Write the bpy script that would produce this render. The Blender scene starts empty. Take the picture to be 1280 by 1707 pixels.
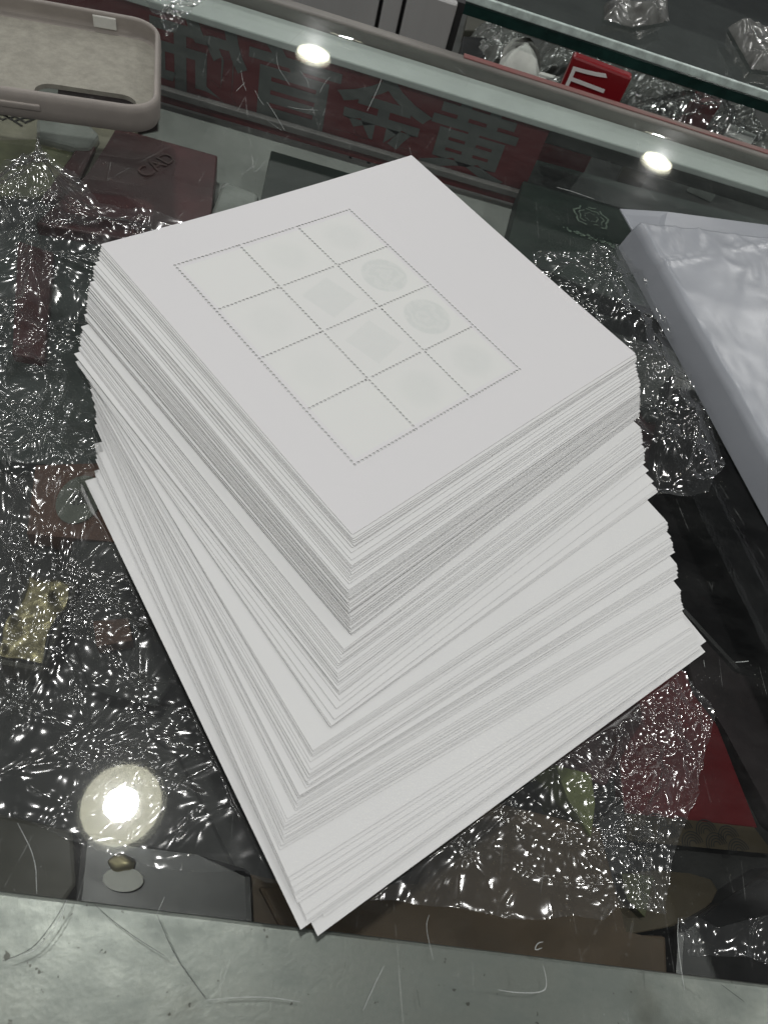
import bpy, bmesh, math, random
import numpy as np
from mathutils import Vector, Matrix
from mathutils.geometry import delaunay_2d_cdt

random.seed(7)
rng = np.random.default_rng(7)
sc = bpy.context.scene
COL = sc.collection

# ------------------------------------------------------------------ camera
FPX, CAM_H = 1115.82, 0.1730            # focal length in px of a 1280x1707 frame, height above the glass (m)
PX, PY = 640.0, 853.5
def _rx(a): c, s = math.cos(a), math.sin(a); return np.array([[1, 0, 0], [0, c, -s], [0, s, c]])
def _rz(a): c, s = math.cos(a), math.sin(a); return np.array([[c, -s, 0], [s, c, 0], [0, 0, 1]])
CR = _rz(-0.246983) @ _rx(0.60935) @ _rz(0.414907)
cam_d = bpy.data.cameras.new('camera')
cam = bpy.data.objects.new('camera', cam_d)
COL.objects.link(cam)
m = Matrix([list(CR[i]) + [0] for i in range(3)] + [[0, 0, 0, 1]])
m.translation = (0, 0, CAM_H)
cam.matrix_world = m
cam_d.sensor_fit = 'VERTICAL'
cam_d.sensor_height = 36
cam_d.sensor_width = 27
cam_d.lens = FPX / 1707 * 36
cam_d.clip_start = 0.005
cam_d.clip_end = 60
cam_d.dof.use_dof = True
cam_d.dof.focus_distance = 0.235
cam_d.dof.aperture_fstop = 42
sc.camera = cam

# ------------------------------------------------------------------ world and exposure
w = bpy.data.worlds.new('World')
sc.world = w
w.use_nodes = True
w.node_tree.nodes['Background'].inputs[0].default_value = (0.88, 0.93, 0.95, 1)
w.node_tree.nodes['Background'].inputs[1].default_value = 0.055
sc.view_settings.view_transform = 'Standard'
sc.view_settings.look = 'None'
sc.view_settings.exposure = 0.0
sc.view_settings.gamma = 1.0
LAMP_CORE, LAMP_BOWL = 600.0, 9.5
try:
    sc.cycles.use_denoising = True
    sc.cycles.denoising_prefilter = 'ACCURATE'
    sc.cycles.transparent_max_bounces = 24
    sc.cycles.max_bounces = 10
    sc.cycles.sample_clamp_indirect = 4
    sc.cycles.caustics_reflective = False
    sc.cycles.caustics_refractive = False
except Exception:
    pass

# ------------------------------------------------------------------ pixel of the photograph -> point on a real plane
def ray(px):
    return CR @ np.array([px[0] - PX, -(px[1] - PY), -FPX])
def at(px, z=0.0):
    d = ray(px); t = (z - CAM_H) / d[2]
    return np.array([d[0] * t, d[1] * t, z])
def at_y(px, y):
    d = ray(px); t = y / d[1]
    return np.array([0, 0, CAM_H]) + d * t

# ------------------------------------------------------------------ materials
def new_mat(name):
    mt = bpy.data.materials.new(name); mt.use_nodes = True
    nt = mt.node_tree
    for n in list(nt.nodes): nt.nodes.remove(n)
    out = nt.nodes.new('ShaderNodeOutputMaterial')
    return mt, nt, out
def N(nt, kind, **kw):
    n = nt.nodes.new(kind)
    for k, v in kw.items(): setattr(n, k, v)
    return n
def coords(nt, scale=(1, 1, 1)):
    tc = N(nt, 'ShaderNodeTexCoord'); mp = N(nt, 'ShaderNodeMapping')
    mp.inputs['Scale'].default_value = scale
    nt.links.new(tc.outputs['Object'], mp.inputs['Vector'])
    return mp.outputs['Vector']
def noise(nt, vec, scale, detail=4, rough=.55):
    n = N(nt, 'ShaderNodeTexNoise'); n.inputs['Scale'].default_value = scale
    n.inputs['Detail'].default_value = detail; n.inputs['Roughness'].default_value = rough
    nt.links.new(vec, n.inputs['Vector']); return n.outputs['Fac']
def ramp(nt, fac, stops):
    r = N(nt, 'ShaderNodeValToRGB'); e = r.color_ramp.elements
    while len(e) < len(stops): e.new(0.5)
    for el, (p, c) in zip(e, stops):
        el.position = p; el.color = tuple(c) + (1,) if len(c) == 3 else c
    nt.links.new(fac, r.inputs['Fac']); return r.outputs['Color']
def math_(nt, op, a, b=None, clamp=False):
    n = N(nt, 'ShaderNodeMath', operation=op); n.use_clamp = clamp
    for i, v in enumerate((a, b)):
        if v is None: continue
        if isinstance(v, (int, float)): n.inputs[i].default_value = v
        else: nt.links.new(v, n.inputs[i])
    return n.outputs[0]
def bump(nt, h, strength, dist):
    b = N(nt, 'ShaderNodeBump'); b.inputs['Strength'].default_value = strength
    b.inputs['Distance'].default_value = dist
    nt.links.new(h, b.inputs['Height']); return b.outputs['Normal']
def plain(name, c, rough=.5, var=.25, scale=60, metallic=0, bmp=0, bscale=300, spec=.5, c2=None, stretch=(1, 1, 1), coat=0):
    mt, nt, out = new_mat(name)
    p = N(nt, 'ShaderNodeBsdfPrincipled')
    v = coords(nt, stretch)
    n1 = noise(nt, v, scale, 6, .62)
    a = c2 if c2 else tuple(x * (1 - var) for x in c)
    b = c if c2 else tuple(min(1, x * (1 + var)) for x in c)
    nt.links.new(ramp(nt, n1, [(.33, a), (.67, b)]), p.inputs['Base Color'])
    p.inputs['Metallic'].default_value = metallic
    p.inputs['Specular IOR Level'].default_value = spec
    p.inputs['Coat Weight'].default_value = coat
    n2 = noise(nt, v, scale * 2.3, 4)
    mr = N(nt, 'ShaderNodeMapRange'); nt.links.new(n2, mr.inputs['Value'])
    mr.inputs['To Min'].default_value = max(0.02, rough * .8); mr.inputs['To Max'].default_value = min(1, rough * 1.2)
    nt.links.new(mr.outputs[0], p.inputs['Roughness'])
    if bmp: nt.links.new(bump(nt, noise(nt, v, bscale, 5), bmp, .0006), p.inputs['Normal'])
    nt.links.new(p.outputs[0], out.inputs[0])
    return mt
def schlick(nt, f0, power=5.0, normal=None):
    lw = N(nt, 'ShaderNodeLayerWeight'); lw.inputs['Blend'].default_value = .5
    if normal is not None: nt.links.new(normal, lw.inputs['Normal'])
    f = math_(nt, 'POWER', lw.outputs['Facing'], power)
    return math_(nt, 'ADD', math_(nt, 'MULTIPLY', f, 1 - f0), f0, True)

# glass: thin clear pane, faintly green, with dust, wipe marks and fine scratches
def glass_material(name, tint=(.955, .968, .958), f0=.045, dirt=1.0, plainface=False):
    mt, nt, out = new_mat(name)
    tr = N(nt, 'ShaderNodeBsdfTransparent'); tr.inputs[0].default_value = tint + (1,)
    gl = N(nt, 'ShaderNodeBsdfGlossy'); gl.inputs['Roughness'].default_value = .018
    mx = N(nt, 'ShaderNodeMixShader')
    nt.links.new(schlick(nt, f0), mx.inputs[0])
    nt.links.new(tr.outputs[0], mx.inputs[1])
    if plainface:
        nt.links.new(gl.outputs[0], mx.inputs[2]); nt.links.new(mx.outputs[0], out.inputs[0]); return mt
    v = coords(nt)
    gh = N(nt, 'ShaderNodeBsdfGlossy'); gh.inputs['Roughness'].default_value = .14      # greasy film that spreads the lamps a little
    gm = N(nt, 'ShaderNodeMixShader')
    smear = noise(nt, coords(nt, (1, 2.2, 1)), 30, 4, .7)
    nt.links.new(ramp(nt, smear, [(.40, (.04,) * 3), (.72, (.14,) * 3)]), gm.inputs[0])
    nt.links.new(gl.outputs[0], gm.inputs[1]); nt.links.new(gh.outputs[0], gm.inputs[2])
    nt.links.new(gm.outputs[0], mx.inputs[2])
    # dust and specks
    df = N(nt, 'ShaderNodeBsdfDiffuse'); df.inputs[0].default_value = (.62, .64, .62, 1)
    d1 = ramp(nt, noise(nt, v, 1700, 1, .5), [(.72, (0,) * 3), (.78, (.5 * dirt,) * 3)])
    d2 = ramp(nt, smear, [(.40, (.001 * dirt,) * 3), (.80, (.022 * dirt,) * 3)])
    pat = ramp(nt, smear, [(.50, (0,) * 3), (.66, (1,) * 3)])
    dd = math_(nt, 'ADD', math_(nt, 'MULTIPLY', d1, pat), d2, True)
    # hairline scratches
    mp = N(nt, 'ShaderNodeMapping'); mp.inputs['Rotation'].default_value = (0, 0, -.9)
    mp.inputs['Scale'].default_value = (1, .12, 1)
    nt.links.new(v, mp.inputs['Vector'])
    vo = N(nt, 'ShaderNodeTexVoronoi', feature='DISTANCE_TO_EDGE'); vo.inputs['Scale'].default_value = 55
    nt.links.new(mp.outputs[0], vo.inputs['Vector'])
    line = math_(nt, 'LESS_THAN', vo.outputs['Distance'], .0035)
    dd = math_(nt, 'ADD', dd, math_(nt, 'MULTIPLY', math_(nt, 'MULTIPLY', line, pat), .18 * dirt), True)
    m2 = N(nt, 'ShaderNodeMixShader')
    nt.links.new(dd, m2.inputs[0]); nt.links.new(mx.outputs[0], m2.inputs[1]); nt.links.new(df.outputs[0], m2.inputs[2])
    nt.links.new(m2.outputs[0], out.inputs[0])
    return mt

# thin clear plastic wrap
def film_material(name, f0=.13, haze=.012, rough=.05, bstr=.12, tint=(.965, .97, .965)):
    mt, nt, out = new_mat(name)
    nv = noise(nt, coords(nt, (1, .5, 1)), 170, 3, .6)
    nrm = bump(nt, nv, bstr, .0009)
    tr = N(nt, 'ShaderNodeBsdfTransparent'); tr.inputs[0].default_value = tint + (1,)
    gl = N(nt, 'ShaderNodeBsdfGlossy'); gl.inputs['Roughness'].default_value = rough
    nt.links.new(nrm, gl.inputs['Normal'])
    mx = N(nt, 'ShaderNodeMixShader')
    nt.links.new(schlick(nt, f0, 3.2), mx.inputs[0])
    nt.links.new(tr.outputs[0], mx.inputs[1]); nt.links.new(gl.outputs[0], mx.inputs[2])
    df = N(nt, 'ShaderNodeBsdfDiffuse'); df.inputs[0].default_value = (.8, .82, .82, 1)
    m2 = N(nt, 'ShaderNodeMixShader')
    m2.inputs[0].default_value = haze
    nt.links.new(mx.outputs[0], m2.inputs[1]); nt.links.new(df.outputs[0], m2.inputs[2])
    nt.links.new(m2.outputs[0], out.inputs[0])
    return mt

# ------------------------------------------------------------------ object helpers
def link_mesh(name, verts, faces, mat_, parent=None, smooth=False):
    me = bpy.data.meshes.new(name)
    me.from_pydata([tuple(map(float, v)) for v in verts], [], [tuple(f) for f in faces])
    me.update()
    return link_me(name, me, mat_, parent, smooth)
def link_me(name, me, mat_, parent=None, smooth=False):
    if mat_ is not None and not me.materials: me.materials.append(mat_)
    if smooth: me.polygons.foreach_set('use_smooth', [True] * len(me.polygons))
    o = bpy.data.objects.new(name, me); COL.objects.link(o)
    if parent is not None: o.parent = parent
    return o
def tag(o, label=None, cat=None, group=None, kind=None):
    if label: o['label'] = label
    if cat: o['category'] = cat
    if group: o['group'] = group
    if kind: o['kind'] = kind
    return o
def empty(name, label, cat, group=None, loc=(0, 0, 0)):
    o = bpy.data.objects.new(name, None); COL.objects.link(o); o.location = loc
    o.empty_display_size = .01
    return tag(o, label, cat, group)
def box_bm(x0, x1, y0, y1, z0, z1, bev=0.0, seg=2):
    bm = bmesh.new()
    vs = [bm.verts.new(p) for p in ((x0, y0, z0), (x1, y0, z0), (x1, y1, z0), (x0, y1, z0), (x0, y0, z1), (x1, y0, z1), (x1, y1, z1), (x0, y1, z1))]
    for f in ((3, 2, 1, 0), (4, 5, 6, 7), (0, 1, 5, 4), (1, 2, 6, 5), (2, 3, 7, 6), (3, 0, 4, 7)): bm.faces.new([vs[i] for i in f])
    if bev: bmesh.ops.bevel(bm, geom=bm.edges[:], offset=bev, segments=seg, affect='EDGES', profile=.5)
    return bm
def bm_obj(name, bm, mat_, parent=None, smooth=False):
    me = bpy.data.meshes.new(name); bm.normal_update(); bm.to_mesh(me); bm.free()
    return link_me(name, me, mat_, parent, smooth)
def prism(name, pts, z0, z1, mat_, parent=None, bev=0.0):
    """closed solid from a plan outline"""
    pts = [(float(p[0]), float(p[1])) for p in pts]
    area = sum(pts[i][0] * pts[(i + 1) % len(pts)][1] - pts[(i + 1) % len(pts)][0] * pts[i][1] for i in range(len(pts)))
    if area < 0: pts = pts[::-1]
    bm = bmesh.new()
    lo = [bm.verts.new((x, y, z0)) for x, y in pts]; hi = [bm.verts.new((x, y, z1)) for x, y in pts]
    bm.faces.new(lo[::-1]); bm.faces.new(hi)
    n = len(pts)
    for i in range(n): bm.faces.new((lo[i], lo[(i + 1) % n], hi[(i + 1) % n], hi[i]))
    if bev: bmesh.ops.bevel(bm, geom=bm.edges[:], offset=bev, segments=2, affect='EDGES', profile=.5)
    return bm_obj(name, bm, mat_, parent)
def px_prism(name, pxs, ztop, zbot, mat_, parent=None, bev=0.0):
    return prism(name, [at(p, ztop)[:2] for p in pxs], zbot, ztop, mat_, parent, bev)
def plate(name, outer, holes, extra, zf, t, mat_, parent=None, smooth=False, edge=None):
    """thin plate with real holes: outer loop, hole loops, extra inner points; zf(x,y) gives the top height"""
    verts, edges, faces = [], [], []
    def loop(ps):
        b = len(verts); n = len(ps)
        verts.extend(Vector(p) for p in ps); edges.extend((b + i, b + (i + 1) % n) for i in range(n))
    loop(outer)
    for h in holes: loop(h)
    verts.extend(Vector(p) for p in extra)
    hv = [(np.mean([p[0] for p in h]), np.mean([p[1] for p in h]), [(p[0], p[1]) for p in h]) for h in holes]
    V, E_, F, _, _, _ = delaunay_2d_cdt(verts, edges, [], 0, 1e-8)
    def inside(poly, x, y):
        c = False; n = len(poly); j = n - 1
        for i in range(n):
            xi, yi = poly[i]; xj, yj = poly[j]
            if (yi > y) != (yj > y) and x < (xj - xi) * (y - yi) / (yj - yi) + xi: c = not c
            j = i
        return c
    hc_ = np.array([(a, b) for a, b, _ in hv]) if hv else np.zeros((0, 2))
    hr = np.array([max(math.hypot(p[0] - a, p[1] - b) for p in ps) for a, b, ps in hv]) if hv else np.zeros(0)
    outp = [(p[0], p[1]) for p in outer]
    keep = []
    for f in F:
        if len(f) != 3: continue
        x = sum(V[i][0] for i in f) / 3; y = sum(V[i][1] for i in f) / 3
        if not inside(outp, x, y): continue
        if len(hr):
            near = np.nonzero(np.hypot(hc_[:, 0] - x, hc_[:, 1] - y) < hr)[0]
            if any(inside(hv[k][2], x, y) for k in near): continue
        a, b, c = (V[i] for i in f)
        if (b[0] - a[0]) * (c[1] - a[1]) - (b[1] - a[1]) * (c[0] - a[0]) < 0: f = f[::-1]
        keep.append(tuple(f))
    n = len(V)
    VX = np.array([p[0] for p in V]); VY = np.array([p[1] for p in V]); VZ = zf(VX, VY) + 0 * VX
    vs = np.concatenate([np.stack([VX, VY, VZ], 1), np.stack([VX, VY, VZ - t], 1)])
    fs = list(keep) + [tuple(i + n for i in f[::-1]) for f in keep]
    cnt = {}; nb0 = len(fs)
    for f in keep:
        for i in range(3):
            e = (f[i], f[(i + 1) % 3]); cnt[e] = 1
    for (a, b) in list(cnt):
        if (b, a) not in cnt: fs.append((b, a, a + n, b + n))
    o = link_mesh(name, vs, fs, mat_, parent, smooth)
    if edge is not None:
        o.data.materials.append(edge)
        for k in range(nb0, len(fs)): o.data.polygons[k].material_index = 1
    return o
def text_mesh(body, size, mirror=False, extrude=.0001, bold=0):
    c = bpy.data.curves.new('lettering', 'FONT'); c.body = body; c.size = size; c.extrude = extrude
    c.align_x = 'CENTER'; c.align_y = 'CENTER'; c.resolution_u = 3; c.offset = bold
    o = bpy.data.objects.new('lettering', c); COL.objects.link(o)
    bpy.context.view_layer.update()
    me = bpy.data.meshes.new_from_object(o.evaluated_get(bpy.context.evaluated_depsgraph_get()))
    bpy.data.objects.remove(o); me.materials.clear()
    if mirror: me.transform(Matrix.Scale(-1, 4, (1, 0, 0))); me.flip_normals()
    return me
def lettering(body, size, loc, rot, mat_, parent=None, mirror=False, name='lettering', scale=(1, 1, 1), bold=0):
    me = text_mesh(body, size, mirror, bold=bold)
    o = link_me(name, me, mat_, parent)
    o.location = loc; o.rotation_euler = rot; o.scale = scale
    return o
def ribbon(name, pxs, width, z, mat_, parent=None, thick=.00005):
    """hairline laid on a plane along a pixel polyline"""
    for _ in range(2):                          # soften the bends
        q_ = [pxs[0]]
        for a_, b_ in zip(pxs[:-1], pxs[1:]):
            q_ += [(a_[0] * .75 + b_[0] * .25, a_[1] * .75 + b_[1] * .25), (a_[0] * .25 + b_[0] * .75, a_[1] * .25 + b_[1] * .75)]
        pxs = q_ + [pxs[-1]]
    P = [at(p, z)[:2] for p in pxs]; vs = []; fs = []
    n = len(P)
    for i, p in enumerate(P):
        d = P[min(i + 1, n - 1)] - P[max(i - 1, 0)]; d = d / (np.linalg.norm(d) + 1e-9); q = np.array([-d[1], d[0]])
        wd = width * (.35 + .65 * math.sin(math.pi * (i + .5) / n)) / 2
        for s, zz in ((-1, 0), (1, 0), (1, thick), (-1, thick)): vs.append((p[0] + q[0] * wd * s, p[1] + q[1] * wd * s, z + zz))
    for i in range(n - 1):
        b = i * 4; c = b + 4
        for k in range(4): fs.append((b + k, b + (k + 1) % 4, c + (k + 1) % 4, c + k))
    fs += [(3, 2, 1, 0), tuple(range(4 * n - 4, 4 * n))]
    return link_mesh(name, vs, fs, mat_, parent)
def rrect(w_, h_, r, n=7, cx=0, cy=0):
    pts = []
    for (sx, sy, a0) in ((1, 1, 0), (-1, 1, 90), (-1, -1, 180), (1, -1, 270)):
        for k in range(n + 1):
            a = math.radians(a0 + 90 * k / n)
            pts.append((cx + sx * (w_ / 2 - r) + r * math.cos(a), cy + sy * (h_ / 2 - r) + r * math.sin(a)))
    return pts

# ------------------------------------------------------------------ numpy noise
def vnoise(x, y, seed):
    r = np.random.default_rng(seed); T = r.random((256, 256))
    xi = np.floor(x).astype(int); yi = np.floor(y).astype(int); fx = x - xi; fy = y - yi
    fx = fx * fx * fx * (fx * (fx * 6 - 15) + 10); fy = fy * fy * fy * (fy * (fy * 6 - 15) + 10)
    a = T[xi % 256, yi % 256]; b = T[(xi + 1) % 256, yi % 256]; c = T[xi % 256, (yi + 1) % 256]; d = T[(xi + 1) % 256, (yi + 1) % 256]
    return (a + (b - a) * fx) * (1 - fy) + (c + (d - c) * fx) * fy
def worley(x, y, seed):
    """distance to the nearest of scattered points, one per unit cell: cones that meet in straight creases"""
    r = np.random.default_rng(seed); T = r.random((64, 64, 3))
    xi = np.floor(x).astype(int); yi = np.floor(y).astype(int); best = np.full(x.shape, 9.0)
    for i in (-1, 0, 1):
        for j in (-1, 0, 1):
            t = T[(xi + i) % 64, (yi + j) % 64]
            d = np.hypot(xi + i + t[..., 0] - x, yi + j + t[..., 1] - y) + .35 * t[..., 2]
            best = np.minimum(best, d)
    return best
def facets(x, y, seed):
    """tilted planes, one per scattered point"""
    r = np.random.default_rng(seed); T = r.random((64, 64, 4))
    xi = np.floor(x).astype(int); yi = np.floor(y).astype(int); h = np.full(x.shape, -9.0)
    for i in (-1, 0, 1):
        for j in (-1, 0, 1):
            t = T[(xi + i) % 64, (yi + j) % 64]
            dx = x - (xi + i + t[..., 0]); dy = y - (yi + j + t[..., 1])
            h = np.maximum(h, (t[..., 2] - .5) * 1.3 * dx + (t[..., 3] - .5) * 1.3 * dy - .55 * np.hypot(dx, dy))
    return h
def in_poly(X, Y, poly):
    c = np.zeros(X.shape, bool); n = len(poly); j = n - 1
    for i in range(n):
        xi, yi = poly[i]; xj, yj = poly[j]
        if yi != yj:
            c ^= ((yi > Y) != (yj > Y)) & (X < (xj - xi) * (Y - yi) / (yj - yi) + xi)
        j = i
    return c
def edge_dist(X, Y, poly, closest=False):
    best = np.full(X.shape, 9.0); bx = X.copy(); by = Y.copy(); n = len(poly)
    for i in range(n):
        ax, ay = poly[i]; bx_, by_ = poly[(i + 1) % n]; dx, dy = bx_ - ax, by_ - ay
        t = np.clip(((X - ax) * dx + (Y - ay) * dy) / (dx * dx + dy * dy + 1e-12), 0, 1)
        qx, qy = ax + t * dx, ay + t * dy; d = np.hypot(X - qx, Y - qy); m_ = d < best
        best = np.where(m_, d, best)
        if closest: bx = np.where(m_, qx, bx); by = np.where(m_, qy, by)
    return (best, bx, by) if closest else best

# ------------------------------------------------------------------ materials in use
M = {}
M['glass'] = glass_material('counter glass')
M['front_glass'] = glass_material('case pane glass', (.92, .95, .94), .04, 1, True)
M['glass_under'] = glass_material('counter glass underside', (.955, .968, .958), .04, 1, True)
M['film'] = film_material('crumpled clear film', .14, .016, .15, .0)
M['film_flat'] = film_material('loose clear film', .10, .012, .13, .10)
def rail_material():
    mt, nt, out = new_mat('worn aluminium counter rail')
    v = coords(nt); p = N(nt, 'ShaderNodeBsdfPrincipled')
    fine = noise(nt, v, 900, 4); mid = noise(nt, coords(nt, (1, 1.6, 1)), 55, 6, .65); big = noise(nt, v, 13, 5, .6)
    c1 = N(nt, 'ShaderNodeMix', data_type='RGBA'); c1.inputs[6].default_value = (.33, .34, .315, 1); c1.inputs[7].default_value = (.23, .245, .23, 1)
    nt.links.new(ramp(nt, mid, [(.35, (0,) * 3), (.65, (1,) * 3)]), c1.inputs[0])
    c2 = N(nt, 'ShaderNodeMix', data_type='RGBA'); c2.inputs[7].default_value = (.085, .08, .06, 1)
    nt.links.new(ramp(nt, big, [(.60, (0,) * 3), (.67, (.45,) * 3)]), c2.inputs[0]); nt.links.new(c1.outputs[2], c2.inputs[6])
    sp = ramp(nt, noise(nt, v, 420, 2), [(.70, (0,) * 3), (.74, (.8,) * 3)])
    c3 = N(nt, 'ShaderNodeMix', data_type='RGBA'); c3.inputs[7].default_value = (.06, .055, .045, 1)
    nt.links.new(sp, c3.inputs[0]); nt.links.new(c2.outputs[2], c3.inputs[6]); nt.links.new(c3.outputs[2], p.inputs['Base Color'])
    p.inputs['Metallic'].default_value = .65
    nt.links.new(ramp(nt, mid, [(.3, (.30,) * 3), (.7, (.46,) * 3)]), p.inputs['Roughness'])
    nt.links.new(bump(nt, fine, .10, .0003), p.inputs['Normal']); nt.links.new(p.outputs[0], out.inputs[0]); return mt
M['rail'] = rail_material()
M['rail_back'] = plain('pale painted rail', (.60, .66, .635), .45, .08, 30, bmp=.1, bscale=500)
M['grime'] = plain('grimy rail lip', (.17, .16, .145), .5, .35, 60, bmp=.1, stretch=(.2, 1, 1))
M['red_tape'] = plain('worn red tape', (.22, .05, .05), .5, .45, 90, c2=(.17, .13, .11), stretch=(.25, 1, 1))
M['shelf'] = plain('pale shelf board', (.30, .32, .30), .6, .12, 30)
M['dark_shelf'] = plain('dark shelf lining', (.020, .020, .019), .6, .4, 40)
M['maroon'] = plain('maroon leatherette', (.060, .013, .016), .42, .35, 30, bmp=.3, bscale=1500)
M['maroon_mark'] = plain('dull foil stamping', (.11, .045, .042), .4, .2)
M['dgreen'] = plain('dark green card', (.013, .022, .018), .45, .35, 25, bmp=.15)
M['green'] = plain('green book cloth', (.018, .030, .024), .55, .3, 40, bmp=.2, bscale=1200)
M['green_mark'] = plain('pale green print', (.16, .21, .17), .5, .4, 400)
M['black'] = plain('black plastic', (.010, .009, .010), .35, .4, 40)
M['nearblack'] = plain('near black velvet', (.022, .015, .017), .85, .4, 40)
M['silver'] = plain('brushed silver', (.60, .62, .62), .25, .1, 80, metallic=1)
M['acrylic'] = plain('cloudy acrylic', (.30, .32, .30), .15, .25, 40, coat=.5)
M['gold'] = plain('crinkled gold foil', (.34, .30, .18), .45, .3, 70, metallic=1, bmp=.3, bscale=60)
M['tan'] = plain('brown kraft card', (.085, .055, .030), .6, .25, 18, bmp=.1)
M['tan2'] = plain('ochre card', (.060, .045, .024), .6, .25, 24)
M['olive'] = plain('olive paper', (.075, .08, .03), .55, .3, 30)
M['lime'] = plain('yellow green leaf paper', (.16, .18, .06), .55, .2, 30)
M['red'] = plain('red brochure', (.115, .008, .011), .45, .2, 20)
M['orange'] = plain('burnt orange card', (.085, .032, .016), .55, .25, 30)
M['cream'] = plain('cream paper', (.13, .14, .115), .6, .1, 60)
M['ink'] = plain('black ink', (.02, .02, .02), .6, .2)
M['teal'] = plain('grey teal sleeve', (.040, .050, .047), .4, .25, 25)
M['greybrown'] = plain('grey brown card', (.06, .056, .044), .55, .2, 25)
M['note'] = plain('aged document paper', (.26, .25, .19), .6, .25, 35)
M['notegreen'] = plain('greenish banknote paper', (.20, .21, .12), .6, .35, 50)
M['decal_red'] = plain('red window vinyl', (.17, .034, .038), .5, .15, 30)
M['decal_grey'] = plain('grey letter vinyl', (.14, .155, .148), .55, .15, 60)
M['lip'] = plain('grey plastic channel', (.16, .155, .15), .5, .2, 60)
M['steel'] = plain('stainless steel sheet', (.50, .50, .49), .38, .10, 12, metallic=.35, bmp=.12, bscale=30, stretch=(1, 1, .2))
M['steel_dark'] = plain('dark gap', (.015, .015, .015), .7, .2)
M['casefloor'] = plain('grey board', (.045, .045, .043), .6, .4, 20)
M['glass_edge'] = plain('ground green glass edge', (.58, .68, .64), .3, .25, 120)
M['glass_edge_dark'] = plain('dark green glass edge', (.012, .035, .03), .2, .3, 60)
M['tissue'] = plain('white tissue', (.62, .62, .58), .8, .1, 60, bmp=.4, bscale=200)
M['bag_red'] = plain('glossy red packet', (.20, .009, .013), .3, .1, 30)
M['white_ink'] = plain('white ink', (.72, .72, .70), .5, .05)
M['lavender'] = plain('lilac lettering', (.55, .50, .55), .5, .05)
M['scratch'] = plain('scratched glass', (.38, .40, .39), .5, .2, 400)
M['crack'] = plain('dark crack line', (.035, .038, .035), .5, .3, 400)
M['lampbody'] = plain('white lamp housing', (.75, .75, .75), .5, .03)

def mat_emit(name, c, s):
    mt, nt, out = new_mat(name)
    e = N(nt, 'ShaderNodeEmission'); e.inputs[0].default_value = c + (1,); e.inputs[1].default_value = s
    nt.links.new(e.outputs[0], out.inputs[0]); return mt
M['lamp_bowl'] = mat_emit('glowing lamp bowl', (1.0, .96, .74), LAMP_BOWL)

def paper_material(name, edge=False):
    mt, nt, out = new_mat(name)
    v = coords(nt)
    p = N(nt, 'ShaderNodeBsdfPrincipled')
    n1 = noise(nt, v, 18, 3); n2 = noise(nt, v, 2500, 2)
    cA = ramp(nt, n1, [(.3, (.725, .73, .725)), (.7, (.755, .76, .755))])
    nt.links.new(cA, p.inputs['Base Color'])
    p.inputs['Roughness'].default_value = .62
    p.inputs['Specular IOR Level'].default_value = .28
    nt.links.new(bump(nt, n2, .12, .0001), p.inputs['Normal'])
    nt.links.new(p.outputs[0], out.inputs[0]); return mt
M['paper'] = paper_material('white gummed paper')
M['paper_edge_shade'] = plain('cut paper edge with gap shade', (.105, .086, .072), .8, .22, 300, spec=.1, c2=(.024, .019, .016))  # warm paper edge, darkened to paint in the shadow lines between sheets
M['microfibre'] = plain('grey beige microfibre', (.32, .308, .265), .95, .14, 220, bmp=.5, bscale=1500, spec=.15)
M['silicone'] = plain('stone grey silicone', (.305, .275, .25), .55, .10, 60, bmp=.1, bscale=2000)
M['poly'] = plain('silver grey mailer film', (.33, .348, .382), .33, .05, 30, bmp=.08, bscale=160, spec=.6)

# ------------------------------------------------------------------ lamps of the shop ceiling (real fittings, out of frame, seen only as reflections)
def lamp_meshes():
    R_, rc, nseg = .110, .045, 16
    vs, fs = [], []
    for r, z in ((R_, 0), (.085, .012), (rc, .020)):
        for k in range(nseg):
            a = 2 * math.pi * k / nseg; vs.append((r * math.cos(a), r * math.sin(a), z))
    for i in range(2):
        for k in range(nseg): fs.append((i * nseg + k, (i + 1) * nseg + k, (i + 1) * nseg + (k + 1) % nseg, i * nseg + (k + 1) % nseg))
    cv, cf = [], []
    for r, z in ((rc, .019), (rc * .9, -.004), (rc * .5, -.018)):
        for k in range(nseg):
            a = 2 * math.pi * k / nseg; cv.append((r * math.cos(a), r * math.sin(a), z))
    cv.append((0, 0, -.022))
    for i in range(2):
        for k in range(nseg): cf.append((i * nseg + k, (i + 1) * nseg + k, (i + 1) * nseg + (k + 1) % nseg, i * nseg + (k + 1) % nseg))
    for k in range(nseg): cf.append((2 * nseg + k, 3 * nseg, 2 * nseg + (k + 1) % nseg))
    bm = bmesh.new()
    bmesh.ops.create_cone(bm, cap_ends=True, segments=24, radius1=R_ * 1.12, radius2=R_ * 1.05, depth=.04, matrix=Matrix.Translation((0, 0, .042)))
    return vs, fs, cv, cf, bm
lv, lf, cv_, cf_, lb = lamp_meshes()
lx = [-4.9, -2.6, -.28, 2.06, 4.4]
ly = [-4.3, -2.0, .30, 2.62, 4.96]
proto = None
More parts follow.
